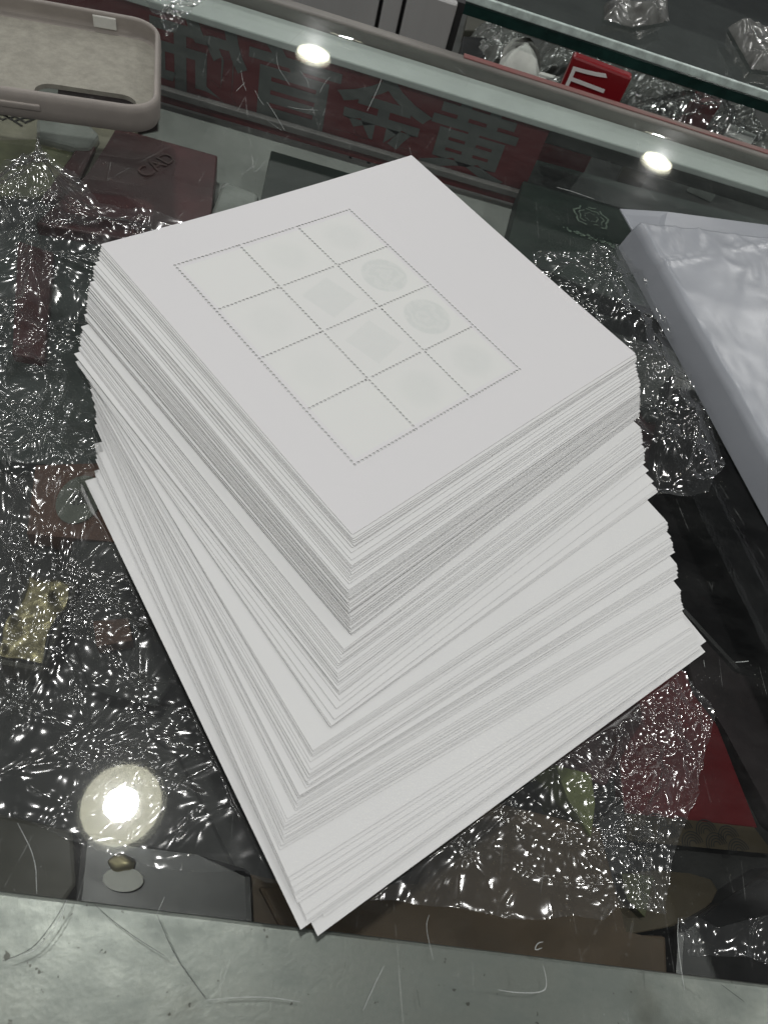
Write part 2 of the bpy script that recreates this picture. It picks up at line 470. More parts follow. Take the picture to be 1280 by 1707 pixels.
for j, y in enumerate(ly):
    for i, x in enumerate(lx):
        lab = 'round white ceiling lamp above the counter, out of frame and seen only as glints'
        if proto is None:
            proto = empty('ceiling_lamp', lab, 'lamp', 'ceiling lamps of the shop')
            hs = bm_obj('housing', lb, M['lampbody'], proto); df_ = link_mesh('bowl', lv, lf, M['lamp_bowl'], proto); 
            ld = bpy.data.lights.new('bulb', 'AREA'); ld.shape = 'DISK'; ld.size = .09; ld.color = (1.0, .992, .985)
            ld.energy = LAMP_CORE * math.pi * math.pi * .045 ** 2
            co_ = bpy.data.objects.new('bulb', ld); COL.objects.link(co_); co_.parent = proto; co_.location = (0, 0, -.004)
            o = proto
        else:
            o = proto.copy(); COL.objects.link(o)
            for ch in (hs, df_, co_):
                c = ch.copy(); COL.objects.link(c); c.parent = o
        xx, yy = x, y
        if (i, j) == (2, 4): xx, yy = -.466, 4.982
        if (i, j) == (3, 4): xx, yy = 2.057, 4.955
        if (i, j) == (2, 2): xx, yy = -.284, .299
        if (i, j) == (3, 3): xx, yy = 2.05, 2.7
        o.location = (xx, yy, 2.0)

# ------------------------------------------------------------------ counter
GT = .006                                   # glass thickness
def ypx(px, z): return float(at(px, z)[1])
zr = -GT - .0004
y_front = (ypx((0, 1491), zr) + ypx((1280, 1636), zr)) / 2
y_back = (ypx((270, 0), zr) + ypx((640, 125), zr) + ypx((1280, 320), zr)) / 3
y_back2 = (ypx((640, 65), 0) + ypx((1280, 260), 0)) / 2
SHELF = -.062

top = tag(bm_obj('counter_glass', box_bm(-.75, .75, -.09, y_back2 - .002, -GT, 0, .0008), M['glass']),
          'scratched clear glass top of the display counter under the paper stack', 'glass top')
top.data.materials.append(M['glass_under'])
for p_ in top.data.polygons:
    if p_.normal.z < .5: p_.material_index = 1
rf = tag(bm_obj('counter_rail', box_bm(-.75, .75, -.09, y_front, zr - .03, zr, .0008), M['rail']),
         'scuffed grey metal rail along the bottom of the photo, under the cracked glass', 'rail')
rb = tag(bm_obj('counter_rail', box_bm(-.75, .75, y_back, y_back2 - .001, zr - .004, zr, .0008), M['rail_back']),
         'pale green painted rail along the far side of the counter', 'rail')
bm_obj('edge_lip', box_bm(-.75, .75, y_back2 - .0005, y_back2 + .008, -.03, .0005, .001), M['grime'], rb)
bm_obj('red_tape', box_bm(.045, .75, y_back2 + .0035, y_back2 + .0088, -.02, .0012, .0004), M['red_tape'], rb)
sh = bm_obj('case_shelf', box_bm(-.75, .75, -.088, y_back + .004, SHELF - .008, SHELF), M['shelf'])
tag(sh, 'pale shelf board inside the display counter', kind='structure')
fw_ = bm_obj('case_front_wall', box_bm(-.75, .75, -.0895, -.0885, -.3, zr - .031), M['dark_shelf']); tag(fw_, kind='structure')
# inner glass pane under the far rail, with vinyl lettering that reads from the far side
pane = tag(bm_obj('case_pane', box_bm(-.75, .75, y_back + .006, y_back + .009, SHELF, zr - .005), M['front_glass']),
           'upright glass pane below the pale rail, covered by the red lettering band', 'glass pane')
YD = y_back + .0045
dx0, dx1 = -.40, float(at_y((880, 300), YD)[0])
decal = tag(bm_obj('window_decal', box_bm(dx0, dx1, YD, YD + .0006, SHELF + .001, -.0112), M['decal_red']),
            'dark red vinyl band with mirrored grey Chinese characters inside the far pane', 'decal')
for ch, px in (('黄', (778, 258)), ('金', (634, 212)), ('首', (488, 158)), ('饰', (330, 118))):
    P = at_y(px, YD - .0004)
    lettering(ch, .058, (P[0], YD - .0003, -.0350), (math.pi / 2, 0, 0), M['decal_grey'], decal, True, 'character', (.98, .78, 1), bold=.0013)
tag(bm_obj('channel_strip', box_bm(-.75, dx1 + .01, YD - .006, YD - .001, SHELF + .008, SHELF + .012, .0006), M['lip']),
    'thin grey channel strip running in front of the red lettering band', 'strip')

# cracks and scratches in the counter glass
def scr(pts, w_=.0003, dark=False, z=.00006):
    ribbon('crack' if dark else 'scratch', pts, w_ * .3, z, M['crack'] if dark else M['scratch'], top)
for pts, w_, dk in (
    ([(112, 1498), (95, 1530), (62, 1575), (38, 1590), (5, 1602)], .0006, True), ([(112, 1500), (100, 1535), (66, 1580), (40, 1592)], .0004, False),
    ([(158, 1507), (182, 1530), (225, 1562), (276, 1594)], .0004, True), ([(262, 1524), (290, 1590), (318, 1630), (344, 1665)], .0005, True),
    ([(344, 1667), (400, 1662), (450, 1662), (500, 1670)], .0004, False), ([(275, 1495), (268, 1510), (262, 1524)], .0003, False),
    ([(715, 1525), (709, 1545), (722, 1600)], .0003, False), ([(1130, 1530), (1128, 1570), (1140, 1650)], .0006, False),
    ([(905, 1570), (895, 1572), (890, 1585), (903, 1580)], .0006, False), ([(830, 1650), (860, 1655), (905, 1655), (912, 1640), (905, 1610)], .0006, False),
    ([(640, 1610), (620, 1650), (605, 1685)], .0005, False), ([(695, 1650), (700, 1680)], .0003, True), ([(1200, 1640), (1240, 1670)], .0004, True),
    ([(461, 88), (463, 112), (474, 128), (483, 142)], .0004, False), ([(445, 170), (460, 192), (475, 218)], .0005, False),
    ([(425, 150), (432, 165), (440, 175)], .0004, False), ([(402, 118), (406, 140), (411, 152)], .0004, False), ([(394, 152), (408, 138)], .0005, False),
    ([(500, 118), (512, 132), (515, 146)], .0004, False), ([(550, 128), (540, 140), (533, 155)], .0004, False),
    ([(636, 130), (630, 148), (612, 185)], .0006, False), ([(927, 312), (950, 318), (990, 332)], .0011, False),
    ([(480, 178), (500, 182), (530, 184)], .0006, False), ([(445, 200), (470, 218)], .0003, False),
    ([(1225, 1104), (1240, 1103), (1247, 1102)], .0008, False), ([(1172, 1100), (1174, 1112)], .0004, False),
    ([(30, 1372), (60, 1430), (62, 1490)], .0004, False)):
    scr(pts, w_, dk)

# ------------------------------------------------------------------ things on the shelf inside the counter
def thing_px(name, label, cat, pxs, h, mat_, bev=.0008, group=None, zbase=SHELF, parent=None):
    o = px_prism(name, pxs, zbase + h, zbase + .0003, mat_, parent, bev)
    if label: tag(o, label, cat, group)
    return o
# maroon certificate box
mb = thing_px('maroon_case', 'maroon case with faint stamped letters under the glass beside the phone case', 'case',
              [(194, 212), (363, 259), (352, 352), (330, 420), (60, 372), (150, 290)], .016, M['maroon'])
P = at((262, 275), SHELF + .0164)
lettering('CAD', .012, (P[0], P[1], SHELF + .0165), (0, 0, math.radians(68)), M['maroon_mark'], mb, False, 'stamped_letters')
# green case and dark case behind the stack
thing_px('green_case', 'blackish green case under the glass left of the paper stack top', 'case',
         [(452, 250), (700, 322), (720, 480), (420, 420), (434, 335)], .014, M['dgreen'])
ac = thing_px('acrylic_case', 'small cloudy acrylic case with a bright edge next to the maroon case', 'case',
         [(372, 300), (432, 322), (420, 420), (335, 395)], .012, M['acrylic'], .002)
# book with emblem
bk = thing_px('green_book', 'dark green book with pale emblem and a line of writing, right of the stack top', 'book',
         [(872, 300), (1130, 372), (1290, 420), (1230, 560), (1000, 490), (842, 420)], .018, M['green'])
thing_px('green_box', 'dark green box with blurred pale lettering below the far rail', 'box',
         [(880, 262), (1290, 372), (1290, 440), (1010, 372), (872, 330)], .012, M['dgreen'])
zb = SHELF + .0184
for k in range(46):
    f = k / 45; cx_, cy_ = 940 + f * 120, 380 + f * 42
    cx_ += random.uniform(-2, 2); cy_ += random.uniform(-2, 3)
    if random.random() < .2: continue
    s = random.uniform(.0006, .0016); P = at((cx_, cy_), zb)
    prism('printed_mark', [(P[0] - s, P[1] - s * .5), (P[0] + s * .7, P[1] - s * .8), (P[0] + s, P[1] + s * .6), (P[0] - s * .6, P[1] + s)], zb - .0002, zb, M['green_mark'], bk)
def emblem(px, r, z, mat_, parent, n=7):
    P = at(px, z); vs, fs = [], []
    for q, rr in enumerate((r, r * .72, r * .4)):
        b = len(vs); seg = 26
        for k in range(seg):
            a = 2 * math.pi * k / seg; wob = 1 + .10 * math.sin(a * n + q)
            for w__ in (.94, 1.06): vs.append((P[0] + rr * wob * w__ * math.cos(a), P[1] + rr * wob * w__ * math.sin(a), z))
        for k in range(seg):
            if random.random() < .25: continue
            k2 = (k + 1) % seg; fs.append((b + 2 * k, b + 2 * k + 1, b + 2 * k2 + 1, b + 2 * k2))
    return link_mesh('emblem', vs, fs, mat_, parent)
emblem((985, 362), .011, zb + .0001, M['green_mark'], bk)
thing_px('teal_sleeve', 'grey teal sleeve under the wrap between the stack and the grey mailer', 'sleeve',
         [(1005, 470), (1120, 500), (1180, 690), (1080, 700), (985, 560)], .006, M['teal'])
thing_px('brown_packet', 'dark brown packet below the teal sleeve right of the stack', 'packet',
         [(1030, 640), (1110, 690), (1150, 830), (1060, 850)], .004, M['maroon'])
thing_px('black_tray', 'large black tray under the glass right of the stack', 'tray',
         [(1120, 620), (1400, 760), (1500, 1180), (1230, 1120), (1120, 1000), (1080, 840)], .012, M['black'], .002)
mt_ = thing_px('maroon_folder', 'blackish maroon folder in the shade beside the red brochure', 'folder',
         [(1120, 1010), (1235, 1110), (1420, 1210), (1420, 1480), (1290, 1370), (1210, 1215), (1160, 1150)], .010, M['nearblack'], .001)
# red brochure with gold waves
br = thing_px('red_brochure', 'red brochure with a tan band of wave pattern at bottom right', 'brochure',
         [(1060, 1110), (1160, 1120), (1262, 1380), (1040, 1358), (1030, 1250)], .007, M['red'], .0003)
band = px_prism('pattern_band', [(1040, 1355), (1256, 1379), (1290, 1424), (1030, 1400)], SHELF + .0075, SHELF + .0071, M['tan2'], br)
def band_arc(px, r):
    P = at(px, SHELF + .0077); vs, fs = [], []; b = 0
    for rr in (r, r * .78, r * .56, r * .34):
        b = len(vs)
        for k in range(13):
            a = math.pi * k / 12 + .3
            for w__ in (-.00018, .00018): vs.append((P[0] + (rr + w__) * math.cos(a), P[1] + (rr + w__) * math.sin(a), P[2]))
        for k in range(12): fs.append((b + 2 * k, b + 2 * k + 1, b + 2 * k + 3, b + 2 * k + 2))
    link_mesh('wave_motif', vs, fs, M['ink'], br)
for px in ((1075, 1400), (1115, 1398), (1155, 1408), (1195, 1410), (1232, 1420), (1095, 1378), (1137, 1384), (1178, 1388), (1215, 1398)):
    band_arc(px, .0042)
thing_px('kraft_box', 'wide brown kraft box along the front rail under the stack corner', 'box',
         [(430, 1478), (700, 1480), (760, 1320), (1000, 1380), (1040, 1560), (1110, 1560), (1115, 1690), (500, 1610)], .020, M['tan'], .001)
thing_px('ochre_card', 'ochre card with a curved end at the right below the red brochure', 'card',
         [(1000, 1462), (1090, 1450), (1150, 1456), (1185, 1466), (1196, 1484), (1186, 1505), (1160, 1525), (1120, 1545), (1040, 1560), (1000, 1555)], .012, M['tan2'], .0004)
thing_px('black_pouch', 'black pouch under the glass at the bottom right corner', 'pouch',
         [(1130, 1545), (1200, 1505), (1300, 1440), (1420, 1500), (1420, 1740), (1120, 1700)], .016, M['black'], .002)
thing_px('leaf_card', 'yellow green pointed paper seen through the wrap right of the bottom sheets', 'paper',
         [(925, 1275), (985, 1290), (992, 1340), (985, 1395), (945, 1330)], .022, M['lime'], .0003)
thing_px('olive_card', 'small olive triangle of card under the wrap near the lower right', 'paper',
         [(1035, 1455), (1090, 1460), (1075, 1530), (1045, 1500)], .016, M['olive'], .0003)
thing_px('maroon_packet', 'dark maroon packet under the wrap left of the red brochure', 'packet',
         [(820, 1240), (1060, 1090), (1070, 1200), (1010, 1310), (930, 1280), (840, 1290)], .008, M['maroon'])
thing_px('black_holder', 'black holder under the wrap below the yellow green paper', 'holder',
         [(950, 1400), (1040, 1330), (1050, 1450), (1020, 1520), (960, 1510)], .014, M['black'])
# left side, under the wrap
dc = thing_px('document', 'aged paper with printed characters under the phone case', 'document',
         [(-60, 150), (150, 200), (230, 215), (140, 330), (-60, 300)], .006, M['note'], .0002)
P = at((38, 192), SHELF + .0064)
lettering('西', .016, (P[0], P[1], SHELF + .0063), (0, 0, math.radians(155)), M['ink'], dc, False, 'character')
P = at((6, 186), SHELF + .0064)
lettering('安', .014, (P[0], P[1], SHELF + .0063), (0, 0, math.radians(155)), M['ink'], dc, False, 'character')
thing_px('added_dark_card', 'added dark brown card that darkens the camera opening of the phone case', 'card',
         [(100, 110), (262, 130), (262, 196), (215, 205), (95, 180)], .008, M['nearblack'], .0004)  # dark sheet added so that the case opening looks dark
thing_px('green_note', 'greenish paper note left of the maroon case', 'note',
         [(-60, 235), (60, 232), (150, 250), (110, 300), (60, 330), (-60, 320)], .0075, M['notegreen'], .0002)
thing_px('clear_sleeve', 'cloudy clear sleeve with a bright rounded corner below the phone case', 'sleeve',
         [(60, 196), (150, 206), (166, 222), (150, 246), (125, 245), (60, 228)], .011, M['acrylic'], .002)
thing_px('brown_pouch', 'small dark brown pouch between the green note and maroon case', 'pouch',
         [(132, 240), (160, 243), (120, 330), (70, 330)], .009, M['maroon'], .001)
thing_px('teal_folder', 'grey teal folder under the thickest crumples of the wrap', 'folder',
         [(-90, 330), (60, 330), (190, 420), (180, 790), (90, 775), (-90, 760)], .010, M['teal'], .001)
thing_px('maroon_wallet', 'maroon wallet seen through the wrap left of the stack', 'wallet',
         [(30, 400), (90, 420), (75, 600), (20, 590)], .014, M['maroon'], .001)
bd = thing_px('orange_card', 'burnt orange card with a cream round badge under the wrap', 'card',
         [(60, 775), (230, 770), (215, 905), (45, 890)], .012, M['orange'], .0003)
Pc = at((133, 832), SHELF + .0125)
prism('badge', [(Pc[0] + .0075 * math.cos(a * math.pi / 16), Pc[1] + .0105 * math.sin(a * math.pi / 16)) for a in range(32)], SHELF + .0121, SHELF + .0126, M['cream'], bd)
lettering('福', .0065, (Pc[0], Pc[1], SHELF + .0127), (0, 0, .3), M['ink'], bd, False, 'character')
thing_px('black_box', 'flat black box under the wrap below the orange card', 'box',
         [(120, 900), (260, 905), (320, 1100), (260, 1180), (150, 1150), (110, 1040)], .012, M['dark_shelf'], .001)
thing_px('amber_card', 'small amber card beside the black box under the wrap', 'card',
         [(155, 1035), (215, 1030), (222, 1068), (162, 1078)], .018, M['orange'], .0003)
gf = empty('foil_glint', 'crinkled gold foil standing in for a warm reflection under the wrap at the left', 'foil', loc=tuple(at((80, 1060), SHELF)))  # gold sheet modelled in place of a warm lamp reflection in the wrap
xs = np.linspace(-.0065, .0065, 22); ys = np.linspace(-.015, .012, 34); vs, fs = [], []
for yv in ys:
    for xv in xs:
        vs.append((xv + .0008 * math.sin(yv * 300), yv, .018 + .0007 * math.sin(xv * 420 + 2 * math.sin(yv * 250)) + .0015 * float(vnoise(np.array([xv * 300.]), np.array([yv * 300.]), 3)[0])))
for b in range(33):
    for a in range(21): i = b * 22 + a; fs.append((i, i + 1, i + 23, i + 22))
fo = link_mesh('glint_sheet', vs, fs, M['gold'], gf, True)
fm = fo.modifiers.new('thickness', 'SOLIDIFY'); fm.thickness = .0003
bm_obj('card_backing', box_bm(-.008, .008, -.017, .014, .0003, .0165, .001), M['greybrown'], gf)
thing_px('grey_wallet', 'greyish brown wallet at the bottom left inside the counter', 'wallet',
         [(-70, 1340), (122, 1385), (128, 1475), (95, 1520), (-70, 1520)], .022, M['greybrown'], .001)
thing_px('dark_folder', 'dark folder lining the left side under the wrap', 'folder',
         [(-120, 790), (60, 800), (150, 1160), (300, 1260), (420, 1500), (130, 1420), (-120, 1350)], .004, M['dark_shelf'], .001)
jb = thing_px('ring_box', 'black ring box with a gold nugget and painted pale oval reflection by the front rail', 'ring box',
         [(135, 1385), (330, 1425), (420, 1450), (425, 1560), (260, 1560), (120, 1530)], .024, M['black'], .002)
zj = SHELF + .0245
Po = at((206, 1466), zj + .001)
prism('oval_reflection', [(Po[0] + .0052 * math.cos(a * math.pi / 14) , Po[1] + .0028 * math.sin(a * math.pi / 14)) for a in range(28)], zj - .0002, zj + .0012, M['tissue'], jb, .0002)  # pale raised oval modelled in place of a bright reflection
bmn = bmesh.new(); bmesh.ops.create_icosphere(bmn, subdivisions=3, radius=.0035)
for v in bmn.verts: v.co *= 1 + .14 * math.sin(v.co.x * 1100) * math.cos(v.co.y * 900); v.co.z *= .35; v.co.y *= .6
ng = bm_obj('gold_nugget', bmn, M['gold'], jb, True); Pn = at((204, 1438), zj + .002); ng.location = (Pn[0], Pn[1], zj + .001)
thing_px('rust_card', 'rust brown card between the ring box and the bottom sheet', 'card',
         [(410, 1455), (560, 1490), (560, 1560), (410, 1550)], .018, M['tan'], .0003)
tag(bm_obj('shelf_lining', box_bm(-.6, .6, -.085, float(at((300, 420), SHELF)[1]), SHELF + .0003, SHELF + .0022), M['dark_shelf']),
    'dark lining cloth on the shelf under the goods', 'lining')

# ------------------------------------------------------------------ the stack of stamp sheets
W_, L_ = .140, .1281                         # edge D-C and edge D-A of a sheet
KEYS = [  # (D px, C px) first, (D px, C px) last, number of sheets
    ((581, 894), (1064, 586), (581, 894), (1064, 586), 1),
    ((583.5, 900), (1065, 591), (586.4, 913), (1065, 600), 5),
    ((585.5, 922), (1065.5, 607), (584.5, 933), (1066, 613), 2),
    ((583.5, 944), (1066, 617), (582.5, 956), (1066.5, 628), 5),
    ((583, 961), (1067, 632), (583, 971), (1067, 642), 4),
    ((580.5, 984), (1067.5, 648), (576, 1066), (1070, 690), 31),
    ((564, 1088), (1073.5, 710), (558, 1117), (1075, 738), 9),
    ((560, 1126), (1075.5, 744), (556.6, 1166), (1078, 762), 10),
    ((558, 1177), (1081, 768), (558, 1177), (1081, 768), 1),
    ((548, 1193), (1087.5, 778), (543, 1210), (1095, 799), 2),
    ((542, 1214), (1099, 811), (541, 1219), (1100, 819), 3),
    ((515, 1256), (1115, 867), (514, 1267), (1115.6, 879), 5),
    ((511, 1273), (1116, 883), (511, 1288), (1122, 893), 2),
    ((509.5, 1296), (1123, 899), (502, 1318), (1126.5, 921), 8),
    ((490, 1330), (1131.7, 939), (484.5, 1355), (1132.6, 960), 9),
    ((471.5, 1370), (1135, 984), (463, 1419), (1140, 1025), 12),
    ((476, 1466), (1152, 1044), (484.5, 1490), (1158, 1057), 4),
    ((487, 1497), (1160, 1061), (490, 1507), (1161.5, 1066), 3),
    ((509, 1522), (1164, 1072), (515, 1537), (1167, 1080), 3),
    ((501, 1550), 'A', (150, 818), None, 1),
    ((541, 1528), (1175, 1070), (541, 1528), (1175, 1070), 1),
    ((536.5, 1555), (1171, 1089.5), (536.5, 1555), (1171, 1089.5), 1),
]
sheets = []
for a, b, c, d, n in KEYS:
    if b == 'A':                                # this one is placed by its left edge
        dd_ = at(a, .0018); aa_ = at(c, .0018); vv_ = (aa_ - dd_) / np.linalg.norm(aa_ - dd_)
        sheets.append((a, None, (dd_[:2], dd_[:2] + np.array([vv_[1], -vv_[0]]) * W_), 1)); continue
    for k in range(n):
        f = k / max(1, n - 1)
        sheets.append(([a[i] + (c[i] - a[i]) * f for i in (0, 1)], [b[i] + (d[i] - b[i]) * f for i in (0, 1)], k, n))
NS = len(sheets)
HT, ZB = .0213, .0013
T_ = .000132
pitch = (HT - ZB) / (NS - 1)
gaps = []
for i in range(NS): gaps.append((random.uniform(0, 6.28), random.uniform(0, 6.28), random.uniform(18, 60), random.uniform(18, 60), random.uniform(.25, .9), random.choice((.1, .1, .15, .2, .3, .5, .8, 1.6, 2.6, 4.0))))
g0 = pitch - T_
def gap_field(i, X, Y):
    """room under sheet i, never below zero, so that every sheet rests clear of the next"""
    p1, p2, k1, k2, am, gw_ = gaps[i]
    return g0 * gw_ * (1 + am * .5 * (np.sin(X * k1 + p1) + np.sin(Y * k2 + p2)))
poses = []
for i, (D, C_, k, n) in enumerate(sheets):
    z = HT - pitch * i
    if C_ is None: d, c = k
    else: d = at(D, z)[:2]; c = at(C_, z)[:2]
    if 0 < i < NS - 3:
        d = d + rng.normal(0, .00022, 2); c = c + rng.normal(0, .00022, 2)
    th = math.atan2(c[1] - d[1], c[0] - d[0]); mid = (d + c) / 2
    u = np.array([math.cos(th), math.sin(th)]); v = np.array([-u[1], u[0]])
    o_ = mid - u * W_ / 2
    poses.append((o_, u, v, z))
def sheet_poly(i, grow=0):
    o_, u, v, z = poses[i]
    return [tuple(o_ + u * a + v * b) for a, b in ((-grow, -grow), (W_ + grow, -grow), (W_ + grow, L_ + grow), (-grow, L_ + grow))]
GA = np.linspace(0, 1, 10); GB = np.linspace(0, 1, 9)
def stack_height(i, X, Y):
    z = ZB + T_ + np.zeros_like(X)
    for j in range(NS - 1, i, -1): z = z + T_ + gap_field(j, X, Y)
    return z
# running sums, bottom to top, evaluated per sheet on its own points
sum_cache = {}
def sheet_z(i, X, Y):
    z = stack_height(i, X, Y)
    rel = (NS - i) / NS
    # whole pile bows a little: sides sag, middle stands
    o_, u, v, _ = poses[i]
    s = ((X - o_[0]) * u[0] + (Y - o_[1]) * u[1]) / W_; t = ((X - o_[0]) * v[0] + (Y - o_[1]) * v[1]) / L_
    z = z + rel * .0006 * np.sin(X * 31 + 1.0) * np.cos(Y * 27)
    return z, s, t
SHEET_LAB = {
    0: 'uppermost white sheet, blank side up, with a perforated grid of twelve stamps',
    NS - 1: 'lowest white sheet whose bottom corner reaches furthest toward the front rail',
    NS - 2: 'white sheet sticking out as the right hand tip near the bottom of the stack',
    NS - 3: 'white sheet whose corner peeks out left of the lowest sheet corner',
}
first = 0
for (a, b, c, d, n) in KEYS:
    nxt = first + n
    if first == 0 or first >= NS - 3: first = nxt; continue
    first = nxt
wide = {}
idx = 0
for q, key in enumerate(KEYS):
    wide[idx] = q; idx += key[4]
wlab = {6: 'white sheet with a broad bare border just under the tight upper block of the stack',
        8: 'lone white sheet with a narrow bare strip above the three stepped right corners',
        9: 'white sheet whose right corner makes the first of the stepped notches',
        11: 'white sheet showing the widest bare border in the middle of the stack',
        14: 'white sheet with a bare right corner triangle two thirds down the stack',
        15: 'white sheet with a long bare strip below the lower tight block',
        16: 'white sheet with the widest bare border near the bottom of the stack',
        18: 'white sheet stepping right just above the three lowest sheets'}
paper = M['paper']
def round_corner(poly, r, n=4):
    out = []
    m_ = len(poly)
    for i in range(m_):
        p = np.array(poly[i]); a = np.array(poly[i - 1]); b = np.array(poly[(i + 1) % m_])
        da = (a - p) / np.linalg.norm(a - p); db = (b - p) / np.linalg.norm(b - p)
        for k in range(n + 1):
            f = k / n; q = p + da * r * (1 - f) ** 2 + db * r * f ** 2
            out.append(tuple(q))
    return out

# top sheet with real perforations; material carries the faint print showing through
def top_paper():
    mt, nt, out = new_mat('white gummed paper with print showing through')
    p = N(nt, 'ShaderNodeBsdfPrincipled')
    at_ = N(nt, 'ShaderNodeUVMap'); at_.uv_map = 'UVMap'
    sep = N(nt, 'ShaderNodeSeparateXYZ'); nt.links.new(at_.outputs[0], sep.inputs[0])
    U, V = sep.outputs[0], sep.outputs[1]
    def band_(x, a, b, s=.0008):
        l = math_(nt, 'DIVIDE', math_(nt, 'SUBTRACT', x, a), s, True); r = math_(nt, 'DIVIDE', math_(nt, 'SUBTRACT', b, x), s, True)
        return math_(nt, 'MULTIPLY', l, r, True)
    n_big = noise(nt, at_.outputs[0], 24, 4)
    grid = math_(nt, 'MULTIPLY', band_(U, GX0 + .0012, GX0 + GW - .0012), band_(V, GY0 + .0012, GY0 + GH - .0012))
    n_f = noise(nt, at_.outputs[0], 330, 5, .6); n_m = noise(nt, at_.outputs[0], 110, 4, .6)
    dark = None
    cw, chh = GW / 3, GH / 4
    for (ci, ri, kind, am) in ((2, 2, 'c', .42), (2, 1, 'c', .42), (2, 3, 'b', .18), (2, 0, 'b', .22), (1, 2, 'q', .24), (1, 1, 'q', .21), (1, 3, 'b', .15), (1, 0, 'b', .18), (0, 2, 'b', .10), (0, 1, 'b', .08)):
        cx_, cy_ = GX0 + cw * (ci + .5), GY0 + chh * (ri + .5)
        du = math_(nt, 'SUBTRACT', U, cx_); dv = math_(nt, 'SUBTRACT', V, cy_)
        if kind == 'q':
            r = math_(nt, 'MAXIMUM', math_(nt, 'ABSOLUTE', math_(nt, 'ADD', du, math_(nt, 'MULTIPLY', dv, .25))), math_(nt, 'ABSOLUTE', math_(nt, 'SUBTRACT', dv, math_(nt, 'MULTIPLY', du, .25))))
            rad = .0075
        else:
            r = math_(nt, 'SQRT', math_(nt, 'ADD', math_(nt, 'MULTIPLY', du, du), math_(nt, 'MULTIPLY', dv, dv))); rad = .0088
        msk = math_(nt, 'DIVIDE', math_(nt, 'SUBTRACT', rad, r), .0009 if kind != 'b' else .004, True)
        if kind == 'c':
            ring = math_(nt, 'ADD', math_(nt, 'MULTIPLY', math_(nt, 'SINE', math_(nt, 'ADD', math_(nt, 'MULTIPLY', r, 1500), math_(nt, 'MULTIPLY', n_m, 30))), .18), .42)
            msk = math_(nt, 'MULTIPLY', msk, math_(nt, 'ADD', ring, math_(nt, 'MULTIPLY', n_f, .5)))
        else:
            msk = math_(nt, 'MULTIPLY', msk, math_(nt, 'ADD', math_(nt, 'MULTIPLY', n_f, .9), .3))
        msk = math_(nt, 'MULTIPLY', msk, am)
        dark = msk if dark is None else math_(nt, 'ADD', dark, msk, True)
    base = N(nt, 'ShaderNodeMix', data_type='RGBA')
    base.inputs[6].default_value = (.735, .728, .739, 1); base.inputs[7].default_value = (.755, .765, .745, 1)
    nt.links.new(math_(nt, 'MULTIPLY', grid, math_(nt, 'ADD', math_(nt, 'MULTIPLY', n_big, .8), .5), True), base.inputs[0])
    fin = N(nt, 'ShaderNodeMix', data_type='RGBA'); fin.inputs[7].default_value = (.52, .57, .55, 1)
    nt.links.new(dark, fin.inputs[0]); nt.links.new(base.outputs[2], fin.inputs[6])
    nt.links.new(fin.outputs[2], p.inputs['Base Color'])
    p.inputs['Roughness'].default_value = .55; p.inputs['Specular IOR Level'].default_value = .3
    nt.links.new(bump(nt, noise(nt, at_.outputs[0], 2500, 2), .12, .0001), p.inputs['Normal'])
    nt.links.new(p.outputs[0], out.inputs[0]); return mt
GX0, GY0, GW, GH = .0154, .0175, .0747, .0923
M['paper_top'] = top_paper()
def holes_local():
    hs_ = []; r = .00046; pt = .00150
    cw, chh = GW / 3, GH / 4; seen = set()
    nV = int(round(GH / pt)); nU = int(round(GW / pt))
    pts = []
    for k in range(4):
        for j in range(nV + 1): pts.append((GX0 + cw * k, GY0 + GH * j / nV))
    for k in range(5):
        for j in range(nU + 1): pts.append((GX0 + GW * j / nU, GY0 + chh * k))
    keep = []
    for p in pts:
        if all((p[0] - q[0]) ** 2 + (p[1] - q[1]) ** 2 > (.00098) ** 2 for q in keep): keep.append(p)
    for p in keep: hs_.append([(p[0] + r * math.cos(a * math.pi / 4), p[1] + r * math.sin(a * math.pi / 4)) for a in range(8)])
    return hs_
HOLES = holes_local()
def top_lift(s, t, amt):
    # far corner B (s=1,t=1... seen behind) curls up slightly; right corner C eases down
    e = np.clip((s - 0) * 0 + (np.clip(s, 0, 1) * np.clip(t, 0, 1) - .62) / .38, 0, 1)
    return amt * e ** 1.6
